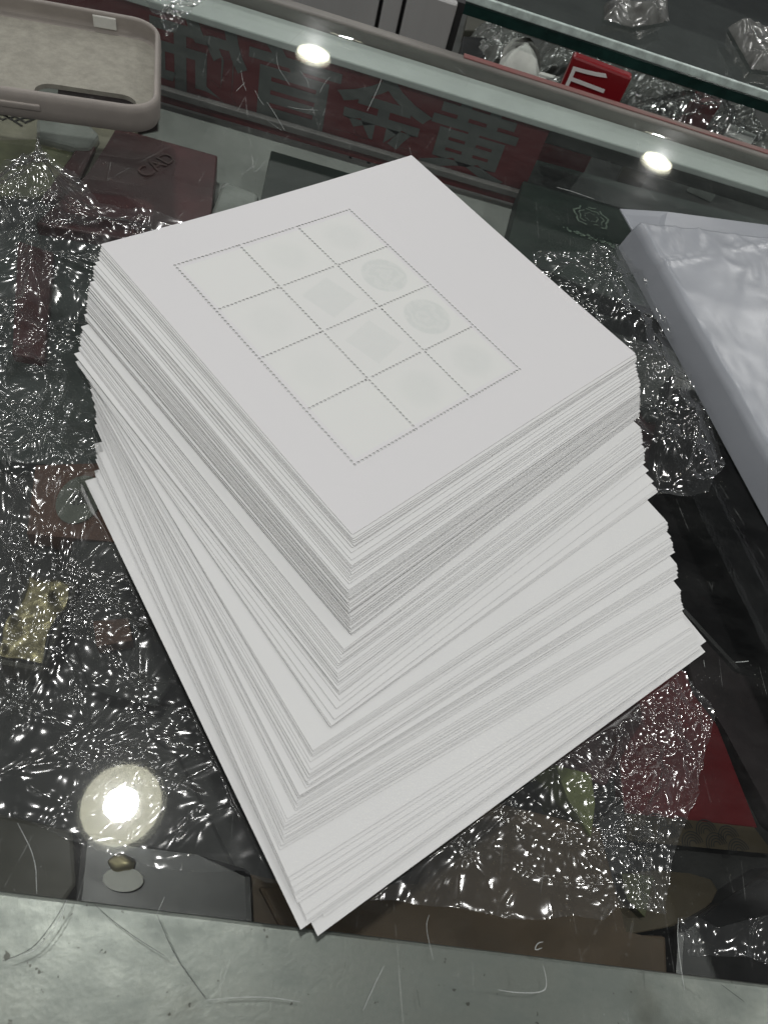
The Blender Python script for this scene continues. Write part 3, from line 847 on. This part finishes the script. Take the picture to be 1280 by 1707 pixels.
for i in range(NS):
    o_, u, v, z = poses[i]
    if i < 4:
        th = math.atan2(u[1], u[0])
        outer = round_corner([(0, 0), (W_, 0), (W_, L_), (0, L_)], .0006, 3)
        dens = []
        for a in np.linspace(0, 1, 15)[1:-1]:
            for e_ in (0, 1):
                pass
        extra = [(a * W_, b * L_) for a in np.linspace(.04, .96, 13) for b in np.linspace(.04, .96, 12)]
        extra = [p for p in extra if not (GX0 - .002 < p[0] < GX0 + GW + .002 and GY0 - .002 < p[1] < GY0 + GH + .002)]
        # denser outline so that the curl reads as a curve
        o2 = []
        for k in range(len(outer)):
            p, q = outer[k], outer[(k + 1) % len(outer)]
            m_ = max(1, int(math.hypot(q[0] - p[0], q[1] - p[1]) / .007))
            for s_ in range(m_): o2.append((p[0] + (q[0] - p[0]) * s_ / m_, p[1] + (q[1] - p[1]) * s_ / m_))
        amt = (.0010, .0008, .0006, .0004)[i]
        def zf(x, y, i=i, o_=o_, u=u, v=v, amt=amt):
            X = o_[0] + u[0] * x + v[0] * y; Y = o_[1] + u[1] * x + v[1] * y
            zz, s, t = sheet_z(i, X, Y)
            puff = (.00032, .0002, .0001, .00005)[i] * np.clip(np.minimum(np.minimum(x, W_ - x), np.minimum(y, L_ - y)) / .012, .15, 1)
            return zz + top_lift(x / W_, y / L_, amt) + puff
        ob = plate('stamp_sheet', o2, HOLES if i < 3 else [], extra, zf, T_, M['paper_top'] if i == 0 else paper, edge=M['paper_edge_shade'])
        if i == 0:
            uv = ob.data.uv_layers.new(name='UVMap')
            co = np.empty(len(ob.data.vertices) * 3); ob.data.vertices.foreach_get('co', co); co = co.reshape(-1, 3)
            li = np.empty(len(ob.data.loops), int); ob.data.loops.foreach_get('vertex_index', li)
            uv.data.foreach_set('uv', co[li, :2].ravel())
        ob.matrix_world = Matrix(((u[0], v[0], 0, o_[0]), (u[1], v[1], 0, o_[1]), (0, 0, 1, 0), (0, 0, 0, 1)))
    else:
        S, Tt = np.meshgrid(GA, GB, indexing='ij')
        a = S.ravel() * W_; b = Tt.ravel() * L_
        # small clipped corners
        X = o_[0] + u[0] * a + v[0] * b; Y = o_[1] + u[1] * a + v[1] * b
        Z, s, t = sheet_z(i, X, Y)
        nA, nB = len(GA), len(GB)
        vs = np.concatenate([np.stack([X, Y, Z], 1), np.stack([X, Y, Z - T_], 1)])
        n0 = nA * nB; fs = []
        for p in range(nA - 1):
            for q in range(nB - 1):
                k = p * nB + q; fs.append((k, k + nB, k + nB + 1, k + 1)); fs.append((k + n0 + 1, k + n0 + nB + 1, k + n0 + nB, k + n0))
        rim = [p * nB for p in range(nA)] + [(nA - 1) * nB + q for q in range(1, nB)] + [p * nB + nB - 1 for p in range(nA - 2, -1, -1)] + [q for q in range(nB - 2, 0, -1)]
        for k in range(len(rim)):
            e1, e2 = rim[k], rim[(k + 1) % len(rim)]; fs.append((e2, e1, e1 + n0, e2 + n0))
        # round the four corners a touch
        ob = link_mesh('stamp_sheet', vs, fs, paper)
        ob.data.materials.append(M['paper_edge_shade'])
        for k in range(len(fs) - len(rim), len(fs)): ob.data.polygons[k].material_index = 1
    lab = SHEET_LAB.get(i)
    if lab is None and wide.get(i) in wlab: lab = wlab[wide[i]]
    if lab is None: lab = 'thin white paper sheet between its neighbours in the fanned stack, only its edges showing'
    tag(ob, lab, 'paper sheet', 'white stamp sheets fanned in the stack')

# ------------------------------------------------------------------ crumpled wrap
def film(name, label, pxs, hmax, mat_, step=.0007, seed=1, cap=True, feature=1.0, jag=.0010, bulge=(), folds=120, fans=(), calm=0.0, lines=(), maxlen=.020, fine=1.0):
    poly0 = [at(p, .001)[:2] for p in pxs]
    poly = []                                   # ragged outline
    r = random.Random(seed)
    for k in range(len(poly0)):
        p, q = poly0[k], poly0[(k + 1) % len(poly0)]; n = max(1, int(np.linalg.norm(q - p) / .006))
        for j in range(n):
            c = p + (q - p) * j / n; poly.append((c[0] + r.uniform(-jag, jag), c[1] + r.uniform(-jag, jag)))
    P = np.array(poly); x0, y0 = P.min(0) - .001; x1, y1 = P.max(0) + .001
    nx = int((x1 - x0) / step) + 2; ny = int((y1 - y0) / step) + 2
    gx = x0 + np.arange(nx) * step; gy = y0 + np.arange(ny) * step
    X, Y = np.meshgrid(gx, gy, indexing='ij')
    ins = in_poly(X, Y, poly); dist, qx, qy = edge_dist(X, Y, poly, True)
    # crease field
    wx = X + .004 * (vnoise(X * 60, Y * 60, seed + 5) - .5); wy = Y + .004 * (vnoise(X * 60, Y * 60, seed + 6) - .5)
    ca, sa = math.cos(.9), math.sin(.9)
    sx = (wx * ca + wy * sa); sy = (-wx * sa + wy * ca) * .6
    f = feature
    hb = .0085 * worley(sx * 34 / f, sy * 34 / f, seed)
    h = hb + .0012 * worley(sx * 95 / f, sy * 60 / f, seed + 1) + .0006 * facets(wx * 120 / f, wy * 120 / f, seed + 2)
    h0 = .0075 * (1 - 2 * np.abs(vnoise((wx * .9 + wy * .3) * 46, (wy * .9 - wx * .3) * 17, seed + 55) - .5)) ** 3 * np.clip(vnoise(X * 20, Y * 20, seed + 56) * 2.4 - .7, 0, 1)
    busy = 1 - calm + calm * np.clip(vnoise(X * 30, Y * 30, seed + 99) * 4.2 - 1.7, 0, 1)       # crinkled patches and smoother stretches
    h = .0085 * worley(sx * 34 / f, sy * 34 / f, seed) + (h - .0085 * worley(sx * 34 / f, sy * 34 / f, seed)) * busy
    for q, (th_, fx_, fy_, am_) in enumerate(((.2, 130, 30, .0022), (.9, 150, 26, .0024), (1.7, 140, 34, .0020), (2.5, 150, 30, .0022), (.6, 420, 90, .0009), (1.3, 460, 80, .0009), (2.1, 400, 90, .0009), (2.9, 430, 100, .0008), (.05, 300, 60, .0012))):
        ux = (wx * math.cos(th_) + wy * math.sin(th_)) / f; uy = (-wx * math.sin(th_) + wy * math.cos(th_)) / f
        ux = ux + .012 * (vnoise(X * 30, Y * 30, seed + 60 + q) - .5)
        gate = np.clip(vnoise(X * 55, Y * 55, seed + 80 + q) * 3 - 1.1, 0, 1)
        h += am_ * (fine if fx_ > 200 else 1) * gate * (busy if fx_ > 200 else (.35 + .65 * busy)) * (1 - 2 * np.abs(vnoise(ux * fx_, uy * fy_, seed + 20 + q) - .5)) ** 3
    hb = hb + h0; h = h + h0
    # long tension pleats
    amp = vnoise(X * 22, Y * 22, seed + 9)
    pl = np.abs(vnoise((X * .8 + Y * .15) * 170, (Y - X * .2) * 14, seed + 3) - .5) * 2
    h += .0020 * (1 - pl) * np.clip(amp * 2 - .7, 0, 1)
    # sharp single folds, and fans of pleats that run out from one point
    rr_ = np.random.default_rng(seed + 40); fl_ = []
    for q in range(folds):
        a = rr_.uniform(0, math.pi) if rr_.random() < .5 else rr_.normal(.9, .35)
        fl_.append((rr_.uniform(x0, x1), rr_.uniform(y0, y1), a, maxlen * rr_.uniform(.2, 1) ** 1.5, rr_.uniform(.0010, .0028), rr_.uniform(.0009, .0026), rr_.uniform(-9, 9)))
    for (pa, pb) in lines:
        pa_, pb_ = at(pa, .004), at(pb, .004); dv_ = pb_ - pa_
        fl_.append(((pa_[0] + pb_[0]) / 2, (pa_[1] + pb_[1]) / 2, math.atan2(dv_[1], dv_[0]), np.linalg.norm(dv_) / 2 / .9, .0010, .0022, rr_.uniform(-2, 2)))
    for (fpx, a0, a1, n_, ln) in fans:
        c = at(fpx, .004)
        for q in range(n_):
            a = a0 + (a1 - a0) * (q + rr_.uniform(-.3, .3)) / n_; l2 = ln * rr_.uniform(.5, 1.0)
            fl_.append((c[0] + math.cos(a) * l2 * .55, c[1] + math.sin(a) * l2 * .55, a, l2 * .6, rr_.uniform(.0009, .0018), rr_.uniform(.0012, .0024), rr_.uniform(-3, 3)))
    for (fx_, fy_, a, ln, wd, am, bend) in fl_:
        m0 = ln * 1.6 + .004
        i0, i1 = max(0, int((fx_ - m0 - x0) / step)), min(nx, int((fx_ + m0 - x0) / step) + 1)
        j0, j1 = max(0, int((fy_ - m0 - y0) / step)), min(ny, int((fy_ + m0 - y0) / step) + 1)
        if i1 <= i0 or j1 <= j0: continue
        dx = wx[i0:i1, j0:j1] - fx_; dy = wy[i0:i1, j0:j1] - fy_
        al = dx * math.cos(a) + dy * math.sin(a); ac_ = -dx * math.sin(a) + dy * math.cos(a) + bend * al * al
        h[i0:i1, j0:j1] += am * np.exp(-np.abs(ac_) / wd) * np.clip(1.2 - np.abs(al) / ln, 0, 1)
    lum = vnoise(X * 16, Y * 16, seed + 4)
    h += .0014 * np.exp(-dist / .0012)
    env = np.clip(dist / .012, .25, 1) * (.35 + .9 * lum)
    near = np.ones_like(X)
    stackers = list(range(0, NS, 6)) + [NS - 3, NS - 2, NS - 1]
    geo = []
    if cap:
        for i in stackers:
            pp = sheet_poly(i); i_ = in_poly(X, Y, pp); d_ = edge_dist(X, Y, pp); zi = max(.0003, poses[i][3] - .0012 - (0.0004 if i < NS - 3 else 0))
            geo.append((i_, d_, zi)); near = np.minimum(near, np.where(i_, 0, np.clip((zi + d_) / .028, 0, 1)))
    det = h - hb; det = det - np.percentile(det[ins], 35)
    base = (hb - hb[ins].min()) * (.45 + .55 * env) + hmax * env * .25 * vnoise(X * 25, Y * 25, seed + 7)
    for (bpx, br_, bh) in bulge:
        c = at(bpx, .005); base = base + bh * np.exp(-((X - c[0]) ** 2 + (Y - c[1]) ** 2) / br_ ** 2)
    z = .0009 + base * (.10 + .90 * near) + det * (.45 + .55 * env) * (.65 + .35 * near)
    z = .0004 + .0006 * np.logaddexp(0, (z - .0006) / .0006)
    for i_, d_, zi in geo:                     # stays under the sheets that lie on it
        z = np.minimum(z, np.maximum(np.where(i_, zi, zi + d_ * 2.2), .00035 + .00012 * vnoise(X * 200, Y * 200, 77)))
    # vertices just outside snap onto the outline
    use = ins | (dist < step * .75)
    snap = ~ins & use
    X = np.where(snap, qx, X); Y = np.where(snap, qy, Y)
    idx = -np.ones(X.shape, int)
    cell = use[:-1, :-1] & use[1:, :-1] & use[1:, 1:] & use[:-1, 1:]
    ii, jj = np.nonzero(cell)
    vm = np.zeros(X.shape, bool)
    for a, b in ((0, 0), (1, 0), (1, 1), (0, 1)): vm[ii + a, jj + b] = True
    idx[vm] = np.arange(vm.sum())
    quads = np.stack([idx[ii, jj], idx[ii + 1, jj], idx[ii + 1, jj + 1], idx[ii, jj + 1]], 1)
    co = np.stack([X[vm], Y[vm], z[vm]], 1).astype(np.float32)
    me = bpy.data.meshes.new(name); me.vertices.add(len(co)); me.vertices.foreach_set('co', co.ravel())
    me.loops.add(len(quads) * 4); me.loops.foreach_set('vertex_index', quads.ravel().astype(np.int32))
    me.polygons.add(len(quads)); me.polygons.foreach_set('loop_start', np.arange(0, len(quads) * 4, 4, dtype=np.int32))
    me.polygons.foreach_set('loop_total', np.full(len(quads), 4, np.int32))
    me.update(calc_edges=True); me.validate()
    o = link_me(name, me, mat_, None, True)
    return tag(o, label, 'plastic wrap')
film('crumpled_wrap', 'large crumpled sheet of clear wrap spread under the stack and out to the left',
     [(-110, 300), (0, 330), (18, 308), (75, 300), (130, 335), (175, 375), (240, 372), (275, 380), (420, 420), (600, 420), (700, 560), (700, 1000), (640, 1300), (560, 1480),
      (500, 1478), (400, 1458), (340, 1452), (255, 1443), (170, 1415), (60, 1372), (0, 1358), (-110, 1340)],
     .020, M['film'], .00055, 11, bulge=(((60, 380), .03, .010), ((30, 560), .03, .006)), folds=300, feature=1.7, calm=.95, maxlen=.042, fine=.22,
     lines=(((0, 700), (108, 560)), ((215, 792), (185, 880)), ((185, 880), (118, 985)), ((172, 760), (140, 880)), ((60, 805), (30, 880)), ((0, 850), (60, 1010)), ((35, 875), (70, 960)),
            ((128, 860), (112, 985)), ((120, 985), (250, 1165)), ((95, 1235), (170, 1300)), ((0, 1080), (45, 1170)), ((0, 470), (95, 440)), ((80, 380), (95, 450)), ((128, 1110), (135, 1190)),
            ((120, 985), (220, 960)), ((125, 1000), (235, 978)), ((140, 1020), (215, 1005)), ((190, 1050), (262, 1035)), ((10, 640), (60, 560)), ((85, 640), (60, 780)), ((110, 640), (80, 790)),
            ((240, 1230), (330, 1260)), ((200, 1190), (300, 1215)), ((160, 1240), (240, 1275)), ((230, 1300), (330, 1330)), ((20, 1300), (120, 1325)), ((20, 340), (60, 310)), ((75, 305), (100, 360)),
            ((100, 360), (98, 430)), ((0, 780), (40, 760)), ((60, 1060), (40, 980)), ((20, 1180), (130, 1215))),
     fans=(((95, 900), 1.0, 1.9, 10, .045), ((100, 905), -2.2, -1.0, 7, .03), ((230, 1040), 2.4, 3.6, 8, .03), ((90, 340), -1.9, -.9, 9, .035), ((130, 1330), .2, 1.4, 7, .02)))
film('crumpled_wrap', 'crumpled clear wrap with a sealed seam sticking out at the lower right of the stack',
     [(560, 1488), (700, 1504), (800, 1520), (900, 1532), (1000, 1528), (1010, 1515), (1093, 1522), (1112, 1440), (1130, 1350), (1150, 1300), (1172, 1230), (1176, 1200), (1160, 1150),
      (1140, 1110), (1120, 1080), (900, 1050), (640, 1260)],
     .010, M['film'], .0005, 23, feature=.85, folds=240, calm=.85, maxlen=.030, fine=.35, fans=(((1060, 1330), 1.2, 3.4, 9, .025), ((960, 1380), -1.5, .5, 6, .02)))
film('crumpled_wrap', 'wrinkled tongue of clear wrap between the right side of the stack and the grey mailer',
     [(880, 430), (975, 430), (985, 412), (1045, 415), (1075, 440), (1100, 520), (1120, 620), (1180, 720), (1195, 780), (1170, 830), (1110, 835), (1000, 830), (900, 700)],
     .006, M['film_flat'], .0006, 37, feature=1.8, folds=90, calm=.93, maxlen=.028)
film('wrap_scrap', 'small twisted scrap of clear film on the glass at the bottom right corner',
     [(1128, 1530), (1160, 1532), (1190, 1548), (1230, 1530), (1290, 1522), (1330, 1560), (1320, 1625), (1230, 1600), (1170, 1590), (1140, 1600)],
     .004, M['film_flat'], .0006, 51, feature=2.2, cap=False, calm=.95, folds=14, maxlen=.03)
film('wrap_scrap', 'small clear film corner lying behind the phone case near the far rail',
     [(225, -20), (330, -30), (345, 0), (300, 45), (274, 62), (262, 30)], .003, M['film_flat'], .0009, 63, feature=1.6, cap=False)

# ------------------------------------------------------------------ grey mailer
def mailer():
    root = empty('mailer_bag', 'silver grey plastic mailer lying flat at the right with a folded corner', 'mailer')
    c0 = at((1047, 384), .010)[:2]
    e1 = at((1280, 800), .010)[:2] - c0; e1 = e1 / np.linalg.norm(e1)      # along the near long side
    e2 = np.array([-e1[1], e1[0]])
    LL, WW, Hh = .30, .22, .0142
    nu, nv = 150, 110
    def prof(d): return np.clip(d / .0020, 0, 1) ** .5
    u = np.concatenate([np.linspace(0, .006, 7)[:-1], np.linspace(.006, LL - .006, nu), np.linspace(LL - .006, LL, 7)[1:]])
    v = np.concatenate([np.linspace(0, .006, 7)[:-1], np.linspace(.006, WW - .006, nv), np.linspace(WW - .006, WW, 7)[1:]])
    U, V = np.meshgrid(u, v, indexing='ij')
    d = np.minimum.reduce([U, V, LL - U, WW - V])
    wr = .0005 * (worley(U * 30, V * 18, 5) - .5) + .0003 * vnoise(U * 90, V * 45, 6) + .0005 * np.abs(vnoise(U * 60 + V * 80, V * 30, 8) - .5)
    edge = np.exp(-V / .018)
    wr += .0009 * (1 - np.abs(vnoise(U * 55, V * 160, 9) - .5) * 2) * edge
    for th_, fx_, fy_, am_, sd_ in ((.3, 90, 14, .0012, 31), (1.2, 110, 12, .0011, 32), (2.2, 80, 16, .0010, 33), (.8, 260, 40, .0005, 34)):
        ux = U * math.cos(th_) + V * math.sin(th_); uy = -U * math.sin(th_) + V * math.cos(th_)
        wr += am_ * np.clip(vnoise(U * 28, V * 28, sd_ + 9) * 3 - 1.5, 0, 1) * (1 - 2 * np.abs(vnoise(ux * fx_, uy * fy_, sd_) - .5)) ** 6
    near = np.exp(-((U - .03) ** 2 + (V - .07) ** 2) / .03 ** 2)
    wr += .0010 * near * np.abs(vnoise((U * .5 + V) * 260, U * 70, 14) - .5) * 2
    Z = .0006 + (Hh + wr) * prof(d)
    x = c0[0] + e1[0] * U + e2[0] * V; y = c0[1] + e1[1] * U + e2[1] * V
    # side ledge: the bag sags out a little at the bottom
    k = (1 - prof(d)) ** 1.5 * .0012
    vs = np.stack([x.ravel(), y.ravel(), Z.ravel()], 1); n2 = V.shape[1]; fs = []
    for a in range(V.shape[0] - 1):
        for b in range(n2 - 1): q = a * n2 + b; fs.append((q, q + n2, q + n2 + 1, q + 1))
    b0 = len(vs); cs = [c0, c0 + e1 * LL, c0 + e1 * LL + e2 * WW, c0 + e2 * WW]
    vs = np.concatenate([vs, np.array([[p[0], p[1], .0004] for p in cs])]); fs.append((b0, b0 + 1, b0 + 2, b0 + 3))
    link_mesh('bag_body', vs, fs, M['poly'], root, True)
    # sealed flap that stands out past the far corner
    tip = at((1033, 348), .0085); f1 = at((1112, 353), .0115); f2 = at((1300, 378), .0125); f3 = at((1300, 430), .0146); f4 = at((1100, 400), .0146); f5 = at((1058, 392), .0095)
    pts = [tip, f1, f2, f3, f4, f5]
    vs = [(p[0], p[1], p[2]) for p in pts] + [(p[0], p[1], p[2] - .0006) for p in pts]
    fs = [(5, 4, 1, 0), (4, 3, 2, 1), (6, 7, 10, 11), (7, 8, 9, 10)] + [((k + 1) % 6, k, k + 6, (k + 1) % 6 + 6) for k in range(6)]
    link_mesh('sealed_flap', vs, fs, M['poly'], root)
    return root
mailer()

# ------------------------------------------------------------------ phone case
def phone_case():
    root = empty('phone_case', 'stone grey phone case lying open side up at the upper left', 'phone case')
    ang = math.radians(195)
    ax = np.array([math.cos(ang), math.sin(ang)]); endc = np.array([-.0954, .3189])
    cen = endc + ax * .0775
    root.location = (cen[0], cen[1], .0004); root.rotation_euler = (0, 0, ang - math.pi)   # local +x points to the end in view
    Lc, Wc, Hc = .155, .078, .0112
    prof = [(.0012, 0), (.0002, .0018), (0, .0045), (.0001, .0080), (.0004, .0100), (.0011, .0110), (.0019, .0112), (.0025, .0108), (.0026, .0098), (.0020, .0070), (.0020, .0040), (.0030, .0022)]
    rings = []; vs = []; fs = []
    for off, z in prof:
        pts = rrect(Lc - 2 * off, Wc - 2 * off, .0135 - off, 10); rings.append(len(vs)); vs += [(x, y, z) for x, y in pts]
    n = len(rrect(Lc, Wc, .0135, 10))
    for r in range(len(prof) - 1):
        for k in range(n): fs.append((rings[r] + k, rings[r] + (k + 1) % n, rings[r + 1] + (k + 1) % n, rings[r + 1] + k))
    link_mesh('shell', vs, fs, M['silicone'], root, True)
    outer = rrect(Lc - .0046, Wc - .0046, .0112, 10)
    hole = rrect(.040, .0170, .0065, 6, Lc / 2 - .0300, -Wc / 2 + .0165)
    plate('microfibre_lining', outer, [hole], [(x, y) for x in np.linspace(-.07, .03, 8) for y in np.linspace(-.028, .028, 5)], lambda x, y: .0024, .0019, M['microfibre'], root)
    # side button and its outline, speaker tag on the far wall
    bm_obj('side_button', box_bm(.012, .032, -Wc / 2 - .0006, -Wc / 2 + .0008, .0042, .0068, .0005), M['silicone'], root, True)
    bm_obj('paper_tag', box_bm(Lc / 2 - .030, Lc / 2 - .020, Wc / 2 - .0032, Wc / 2 - .0020, .0045, .0095, .0004), M['tissue'], root)
    return root
phone_case()

# ------------------------------------------------------------------ what stands beyond the counter
YS = .52
def xs_(px, y): return float(at_y(px, y)[0])
xr = xs_((757, 40), YS)
st = empty('steel_cabinet', 'stainless steel cabinet side beyond the pale rail', 'cabinet')
seams = [-.45, xs_((632, 20), YS), xs_((668, 30), YS), xr]
for k in range(3):
    bm_obj('steel_panel', box_bm(seams[k] + .0012, seams[k + 1] - .0012, YS, YS + .006, -.40, .0, .0015), M['steel'], st)
bm_obj('backing', box_bm(-.45, xr + .004, YS + .0065, YS + .03, -.40, -.001), M['steel_dark'], st)
# neighbouring display case: lower shelf with goods, a glass shelf above it
zs = -.11
y_e = [at(p, -.02) for p in ((830, 0), (1000, 62), (1280, 158))]
ye = float(np.mean([p[1] for p in y_e]))
nc = empty('neighbour_case', 'second glass display case beyond the counter at the upper right', 'display case')
bm_obj('glass_shelf', box_bm(xr + .006, 1.1, ye + .0032, ye + .6, -.026, -.020), M['front_glass'], nc)
bm_obj('shelf_edge', box_bm(xr + .006, 1.1, ye, ye + .003, -.0255, -.0198, .0006), M['glass_edge'], nc)
bm_obj('shelf_edge_dark_strip', box_bm(xr + .006, 1.1, ye + .0004, ye + .003, -.034, -.0262, .0004), M['glass_edge_dark'], nc)  # dark green lower edge of the glass shelf
bm_obj('inner_bar', box_bm(xr + .05, xs_((1205, 95), ye + .07), ye + .045, ye + .075, -.050, -.044, .001), M['lip'], nc)
bm_obj('floor_board', box_bm(xr + .006, 1.1, y_back2 + .012, ye + .6, zs - .01, zs), M['casefloor'], nc)
bm_obj('back_board', box_bm(-.6, 1.1, ye + .6, ye + .61, -.4, .0), M['casefloor'], nc)
def bag(name, label, cat, pxs, z0, hgt, mat_, seed, zt=None, step=.002, freq=60):
    """crumpled soft thing with a domed top over an outline"""
    poly = [tuple(at(p, z0 + hgt * .5)[:2]) for p in pxs]
    P = np.array(poly); x0, y0 = P.min(0); x1, y1 = P.max(0)
    gx = np.arange(x0 - step, x1 + 2 * step, step); gy = np.arange(y0 - step, y1 + 2 * step, step)
    X, Y = np.meshgrid(gx, gy, indexing='ij'); ins = in_poly(X, Y, poly); dist, qx, qy = edge_dist(X, Y, poly, True)
    use = ins | (dist < step); X = np.where(use & ~ins, qx, X); Y = np.where(use & ~ins, qy, Y)
    dd = np.where(ins, dist, 0)
    Z = z0 + .0005 + hgt * np.clip(dd / (hgt * 1.2), 0, 1) ** .6 * (.55 + .6 * vnoise(X * freq * .4, Y * freq * .4, seed)) + np.clip(dd / .006, 0, 1) * (.010 * worley(X * freq, Y * freq, seed + 1) + .003 * worley(X * freq * 3, Y * freq * 3, seed + 2) - .004)
    idx = -np.ones(X.shape, int); cell = use[:-1, :-1] & use[1:, :-1] & use[1:, 1:] & use[:-1, 1:]
    ii, jj = np.nonzero(cell); vm = np.zeros(X.shape, bool)
    for a, b in ((0, 0), (1, 0), (1, 1), (0, 1)): vm[ii + a, jj + b] = True
    idx[vm] = np.arange(vm.sum())
    fs = np.stack([idx[ii, jj], idx[ii + 1, jj], idx[ii + 1, jj + 1], idx[ii, jj + 1]], 1)
    o = link_mesh(name, np.stack([X[vm], Y[vm], Z[vm]], 1), fs.tolist(), mat_, None, True)
    return tag(o, label, cat)
M['greybag'] = plain('cloudy grey bag', (.16, .165, .155), .25, .5, 70, bmp=.6, bscale=120, c2=(.07, .07, .065), coat=.4)
bag('plastic_bag', 'dark grey plastic bag beside the steel cabinet', 'bag', [(765, 110), (790, 20), (860, 20), (900, 90), (880, 150), (800, 125)], zs, .03, M['greybag'], 3)
bag('tissue_wad', 'crumpled white tissue standing up behind the pale rail', 'tissue', [(838, 90), (852, 45), (880, 40), (915, 80), (905, 110), (868, 100)], zs + .035, .035, M['tissue'], 8)
bag('plastic_bag', 'clear bag of small goods left of the red packet', 'bag', [(860, 110), (930, 90), (1000, 120), (1010, 180), (940, 190), (870, 150)], zs, .045, M['greybag'], 12)
bag('plastic_bag', 'cloudy clear bag with green print right of the red packet', 'bag', [(1040, 130), (1100, 110), (1160, 160), (1140, 240), (1040, 215)], zs, .045, M['greybag'], 21)
bag('plastic_bag', 'glossy clear bag spread over the cartons behind the rail', 'bag', [(1060, 150), (1130, 140), (1230, 190), (1290, 250), (1200, 262), (1080, 225)], zs + .03, .035, M['film'], 61, freq=70)
bag('plastic_bag', 'clear crumpled bag at the right end behind the pale rail', 'bag', [(1150, 170), (1230, 160), (1330, 240), (1330, 320), (1180, 260)], zs, .045, M['greybag'], 27)
bag('plastic_bag', 'crumpled clear bag lying over the left part of the red packet', 'bag', [(880, 120), (930, 100), (985, 112), (992, 150), (968, 185), (905, 165)], -.075, .055, M['film'], 41, freq=75)
bag('plastic_bag', 'dark crumpled bag at the back under the neighbouring glass shelf', 'bag', [(900, 60), (1000, 75), (1100, 110), (1180, 150), (1120, 165), (1000, 120), (905, 95)], zs, .020, M['greybag'], 45)
bag('plastic_bag', 'clear bag of goods on top of the neighbouring glass shelf', 'bag', [(1010, 0), (1110, 0), (1120, 28), (1060, 38), (1010, 24)], -.019, .008, M['greybag'], 47, freq=35)
bag('plastic_bag', 'pale clear bag at the far right on the neighbouring glass shelf', 'bag', [(1215, 40), (1330, 60), (1330, 120), (1255, 110)], -.019, .006, M['greybag'], 49, freq=30)
for (lab_, pq, h_, mk) in (('small black box behind the pale rail near the steel cabinet', [(772, 60), (812, 62), (806, 110), (765, 105)], .022, 'black'),
                          ('flat dark box with pale rim between the bags behind the rail', [(780, 20), (842, 24), (836, 52), (774, 50)], .012, 'greybrown'),
                          ('creased pale carton between the cloudy bags behind the rail', [(1085, 190), (1128, 205), (1116, 232), (1074, 216)], .05, 'greybrown'),
                          ('small red carton near the right end behind the pale rail', [(1160, 150), (1206, 158), (1200, 176), (1156, 168)], .04, 'red'),
                          ('white slip standing out of the bags at the right end', [(1215, 205), (1262, 225), (1252, 240), (1208, 220)], .055, 'acrylic'),
                          ('white torn label lying among the bags behind the rail', [(900, 118), (935, 128), (925, 145), (892, 136)], .05, 'tissue')):
    zb_ = zs if h_ else -.0195; h_ = h_ or .012
    tag(px_prism('goods_box', pq, zb_ + h_, zb_ + .0003, M[mk], None, .001), lab_, 'box')
# red packet with white character
rp = empty('red_packet', 'glossy red packet with white Chinese character standing among the bags', 'packet')
Y4 = y_back2 + .030
q = [at_y(p, Y4) for p in ((985, 110), (1052, 105), (1034, 190), (955, 175))]
cxp = (q[0] + q[1] + q[2] + q[3]) / 4
wq = float(np.linalg.norm(q[1] - q[0])) ; hq = .055
pk = bm_obj('packet_body', box_bm(-.024, .015, -.004, .004, -.06, .016, .0015), M['bag_red'], rp)
cxp = np.array([.136, Y4, -.006]); pk.location = tuple(cxp); pk.rotation_euler = (0, 0, -.12)
lt = lettering('后', .030, (cxp[0] - .012, Y4 - .0052, cxp[2] - .002), (math.pi / 2, 0, -.12), M['white_ink'], rp, False, 'character')
# dark ground far below so nothing floats over emptiness
fl = bm_obj('floor', box_bm(-4, 4, -3, 6, -.92, -.90), M['casefloor']); tag(fl, kind='structure')
